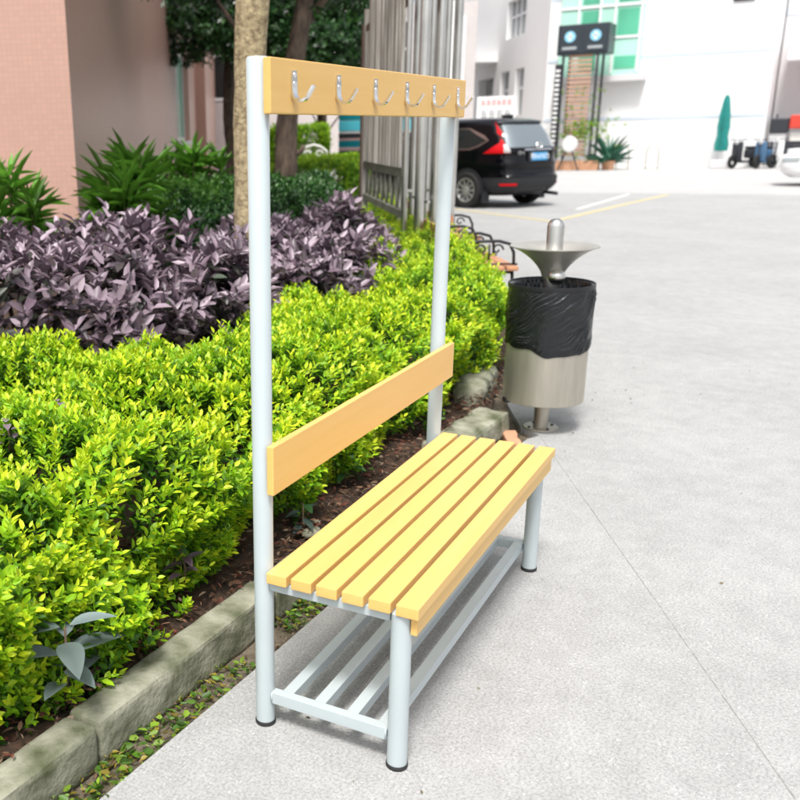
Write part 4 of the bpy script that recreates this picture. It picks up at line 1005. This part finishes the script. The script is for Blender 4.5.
for (u0, u1, z0, z1) in ops:
    if z0 == 0:
        d = part('door', 'cream', LB, lambda bm: [box(bm, a, b, .5, .58, c, e) for a, b, c, e in ((u0, u0+.15, 0, z1), (u1-.15, u1, 0, z1), (u0+.15, u1-.15, 3.2, 3.35), (u0+1.5, u0+1.62, 0, 3.2))])
        bx('pane', 'green_glass', d, u0+.1, u0+1.55, .6, .62, 0, 3.2); bx('pane', 'glass_grey', d, u0+1.55, u1-.1, .62, .64, 0, 4.1); bx('fanlight', 'glass_grey', d, u0+.1, u1-.1, .6, .615, 3.35, 4.1)
    else:
        n_ = max(2, int((u1-u0)/.7)); f = part('window', 'white', LB, lambda bm: [box(bm, u0+(u1-u0)*k/n_-.05, u0+(u1-u0)*k/n_+.05, .2, .26, z0, z1) for k in range(n_+1)]+[box(bm, u0+.05, u1-.05, .21, .25, z0+(z1-z0)*.55, z0+(z1-z0)*.62)])
        bx('pane', 'glass_grey', f, u0, u1, .28, .3, z0, z1)
bx('canopy', 'white_wall', LB, 14.8, 22.1, -1.1, -.003, 4.75, 5.0)
bx('column', 'white_wall', LB, 7.4, 8.0, -.5, -.003, 0, 12)
# notice board before the wing
NB = thing('notice_board', 'white notice board with a red line of characters, above the car roof', 'sign', (37.4, 10.35, 0), R(-72))
for s in (-.62, .62): part('leg', 'white', NB, lambda bm: tube(bm, [(s, 0, 0), (s, 0, 2.0)], .03, 8))
bx('panel', 'white', NB, -.75, .75, -.05, -.0, 1.95, 2.85, bev=.01)
for zc, hh, m_, n_ in ((2.62, .22, 'signred', 6), (2.2, .26, 'darkpaint', 4)):
    def glyphs(bm):
        rg = random.Random(int(zc*10))
        for k in range(n_):
            cx = -.6+1.2*(k+.5)/n_; w_ = .08 if n_ == 6 else .11
            for q in range(3): box(bm, cx-w_, cx+w_*rg.uniform(.3, 1), -.058, -.0505, zc-hh/2+q*hh*.42, zc-hh/2+q*hh*.42+.025)
            for q in range(2): xx = cx-w_*.6+q*w_*1.1; box(bm, xx-.012, xx+.012, -.0585, -.051, zc-hh/2, zc+hh/2*rg.uniform(.6, 1))
    part('lettering', m_, NB, glyphs)

# sign tower
ST = thing('sign_tower', 'lattice tower with a dark two faced sign box on top and climbing plants', 'sign tower', (37.9, 7.25, 0))
for x, y in ((-.55, -.62), (-.55, .62), (.55, -.62), (.55, .62)):
    bx('post', 'darkpaint', ST, x-.04, x+.04, y-.04, y+.04, .35, 4.25)
for k in range(24): bx('slat', 'brick', ST, -.50, -.47, -.42, .42, .55+k*.155, .55+k*.155+.095)
for k in range(20): bx('rung', 'white', ST, -.60, -.56, .70, .86, .4+k*.17, .4+k*.17+.08)
bx('rung_rail', 'darkpaint', ST, -.56, -.53, .66, .90, .35, 3.9)
bxs = bx('sign_box', 'signblack', ST, -.6, .6, -.98, .88, 4.22, 5.28, bev=.04)
for y in (-.50, .42):
    bx('sign_face', 'signblack', bxs, -.63, -.601, y-.38, y+.38, 4.30, 5.20, bev=.01)
    part('emblem', 'signblue', bxs, lambda bm: lathe(bm, [(0, -.645), (.2, -.645), (.2, -.632), (0, -.632)], 24, (0, 0), 'y')).matrix_local = Matrix.Translation((0, y, 4.85)) @ Matrix.Rotation(-PI/2, 4, 'Z')
    part('emblem_bar', 'white', bxs, lambda bm: [box(bm, -.652, -.646, y-.04, y+.04, 4.72, 4.98), box(bm, -.652, -.6465, y-.12, y+.12, 4.83, 4.88)])
    bx('caption_strip', 'glass_grey', bxs, -.638, -.631, y-.26, y+.26, 4.40, 4.50)
for k, (a0, a1) in enumerate(((-1.0, -.34), (-.33, .32), (.33, 1.0))): bx('planter', 'terracotta', ST, -.8, -.3, a0, a1, 0, .36, bev=.02)
rg = np.random.default_rng(88); P = np.stack([rg.normal(-.55, .1, 700), rg.normal(-.25, .5, 700), rg.uniform(.35, 3.2, 700)], 1); kk = rg.uniform(0, 1, 700) < np.where(np.abs(P[:, 2]-1.5) < .35, 1, .12); P = P[kk]
A = sprigs(P, rg.normal(size=P.shape), rg, 5, rg.uniform(.06, .12, len(P)), .10, .5, MID, 1.1); leaf_object('climbing_leaves', *A, 'leaf', ST, simple=True)
# round white chair/clock at the tower foot
CH = thing('round_white_chair', 'round white ornament standing before the planter of the sign tower', 'ornament', (36.9, 7.3, 0))
part('disc', 'grey_wall', CH, lambda bm: lathe(bm, [(0, -.04), (.27, -.04), (.30, 0), (.27, .04), (0, .04)], 28, (0, .98), 'y'), 30).rotation_euler = (0, 0, PI/2)
for s in (-1, 1): part('leg', 'darkpaint', CH, lambda bm: tube(bm, [(0, s*.12, .7), (.0, s*.38, 0)], .03, 8))
def agave(label, x, y, h, n_, col, seed):
    rg = np.random.default_rng(seed); t = thing('spiky_plant', label, 'plant', (x, y, 0))
    part('pot', 'terracotta', t, lambda bm: lathe(bm, [(0, 0), (.2, 0), (.27, .34), (.24, .34), (.22, .3), (0, .3)], 20), 30)
    az = rg.uniform(0, 2*PI, n_); el = rg.uniform(.3, 1.4, n_); D = np.stack([np.cos(az)*np.cos(el), np.sin(az)*np.cos(el), np.sin(el)], 1)
    N = np.stack([-np.cos(az)*np.sin(el), -np.sin(az)*np.sin(el), np.cos(el)], 1); P = np.tile([0, 0, .3], (n_, 1))+rg.normal(0, .05, (n_, 3))
    leaf_object('leaves', P, D, N, h*rg.uniform(.6, 1.05, n_), np.full(n_, .10), np.array(col)*rg.uniform(.6, 1.4, (n_, 1)), 'leaf', t, droop=.3)
agave('blue green spiky plant right of the sign tower', 37.5, 5.95, 1.15, 60, (.05, .17, .11), 7)
agave('yellowish leafy potted plant between the car and the sign tower', 36.3, 8.9, 1.5, 120, (.14, .26, .05), 8)
def hoop(label, x, y):
    t = thing('hoop_barrier', label, 'barrier', (x, y, 0), 0, 'metal hoops along the white wall')
    part('hoop', 'steel', t, lambda bm: tube(bm, [(0, -.22, 0), (0, -.22, .65), (0, -.15, .83), (0, 0, .9), (0, .15, .83), (0, .22, .65), (0, .22, 0)], .028, 10), 0)
    part('base', 'steel', t, lambda bm: box(bm, -.08, .08, -.3, .3, 0, .02))
hoop('metal hoop by the white wall, nearer the sign tower', 38.6, 5.62); hoop('metal hoop by the white wall, farther from the sign tower', 38.6, 4.55)

# right side: grey building, awning, stall, parasol, pillar, scooters
GB = thing('grey_building', 'pale grey building with a sloped white awning at the right edge', 'building', (43.5, 0, 0))
bx('wall', 'grey_wall', GB, 0, 8, -14, .90, -.05, 13)
part('awning', 'white', GB, lambda bm: box(bm, 0, 1.9, -10, .6, -.04, .04, mtx=Matrix.Translation((-1.9, 0, 3.85)) @ Matrix.Rotation(R(-22), 4, 'Y')))
bx('band', 'band', GB, -.03, -.002, -13.9, .88, 5.6, 5.9)
PIL = thing('pillar', 'pale greenish pillar with a small dark lamp box on top', 'pillar', (41.2, 1.95, 0))
bx('shaft', 'cream', PIL, -.3, .3, -.42, .42, 0, 2.9, bev=.02); bx('lamp_box', 'darkpaint', PIL, -.4, -.1, -.28, .08, 2.95, 3.5, bev=.03); bx('lamp_box', 'steel', PIL, -.4, -.1, .35, .6, 2.98, 3.3, bev=.03)
PAR = thing('closed_parasol', 'closed teal parasol standing against the white wall', 'parasol', (40.2, 2.25, 0)); PAR.location = (38.9, 2.25, 0)
part('pole', 'white', PAR, lambda bm: tube(bm, [(0, 0, 0), (0, 0, 2.65)], .025, 10))
def pbm(bm):
    n = 24; pr = [(.05, 2.6), (.10, 2.45), (.16, 2.0), (.20, 1.5), (.17, 1.15), (.22, .85), (.20, .62)]; rows = []
    for r, z in pr: rows.append([bm.verts.new((r*(1+.22*math.cos(6*2*PI*j/n))*math.cos(2*PI*j/n), r*(1+.22*math.cos(6*2*PI*j/n))*math.sin(2*PI*j/n), z)) for j in range(n)])
    for a, b in zip(rows, rows[1:]):
        for j in range(n): bm.faces.new((a[j], a[(j+1) % n], b[(j+1) % n], b[j]))
    bm.faces.new(rows[0])
part('canopy', 'teal_cloth', PAR, pbm, 60); part('base', 'grey_wall', PAR, lambda bm: box(bm, -.3, .3, -.3, .3, 0, .3, bev=.03))
def scooter(label, x, y, rz, bm_col):
    t = thing('scooter', label, 'scooter', (x, y, 0), rz, 'scooters parked by the pillar')
    for wx in (-.62, .62):
        part('wheel', 'tyre', t, lambda bm: lathe(bm, [(.13, -.05), (.22, -.055), (.25, 0), (.22, .055), (.13, .05), (.13, -.05)], 24, (wx, .25), 'y', caps=False), 40)
    part('body', bm_col, t, lambda bm: [box(bm, -.85, -.15, -.14, .14, .35, .68, bev=.06), box(bm, -.2, .35, -.15, .15, .2, .28, bev=.02), box(bm, .33, .5, -.18, .18, .25, .95, bev=.05)], 40)
    part('seat', 'darkpaint', t, lambda bm: box(bm, -.85, -.15, -.13, .13, .685, .78, bev=.04), 40)
    part('handlebar', 'darkpaint', t, lambda bm: [tube(bm, [(.62, 0, .25), (.45, 0, 1.0)], .025, 8), tube(bm, [(.38, -.32, 1.02), (.45, 0, 1.0), (.38, .32, 1.02)], .018, 8)])
    part('head_lamp', 'white_lens', t, lambda bm: bmesh.ops.create_uvsphere(bm, u_segments=12, v_segments=8, radius=.09, matrix=Matrix.Translation((.50, 0, .92))), 0)
scooter('dark scooter nearest the teal parasol', 38.7, 1.45, R(150), 'darkpaint')
scooter('blue scooter in front of the pillar', 38.5, .75, R(160), 'blue_paint')
scooter('white scooter farthest right by the red stall', 38.9, .10, R(140), 'white')
STL = thing('market_stall', 'low stall draped with red cloth at the far right', 'stall', (41.6, -.35, 0))
bx('counter', 'darkpaint', STL, -.5, .5, -1.6, 1.1, 0, .9)
for y in (-1.5, 1.0): part('post', 'darkpaint', STL, lambda bm: tube(bm, [(-.45, y, .9), (-.45, y, 1.9)], .03, 8))
part('canopy', 'red', STL, lambda bm: box(bm, -.7, .5, -1.7, .55, 1.35, 1.85, bev=.05)); part('canopy_flap', 'darkpaint', STL, lambda bm: box(bm, -.6, .5, .56, 1.2, 1.2, 1.75, bev=.04))
for k, (y, m_, lb) in enumerate(((.9, 'white', 'white crate on the stall counter, nearest the pillar'), (.2, 'cream', 'cream crate on the stall counter, middle one'), (-.6, 'terracotta', 'brown crate on the stall counter, farthest right'))):
    t = thing('crate', lb, 'crate', (41.3, -.35+y, .9), 0, 'crates on the market stall'); bx('crate_body', m_, t, -.2, .2, -.28, .28, 0, .3, bev=.02); bx('crate_rim', 'white', t, -.22, .22, -.30, .30, .301, .33)
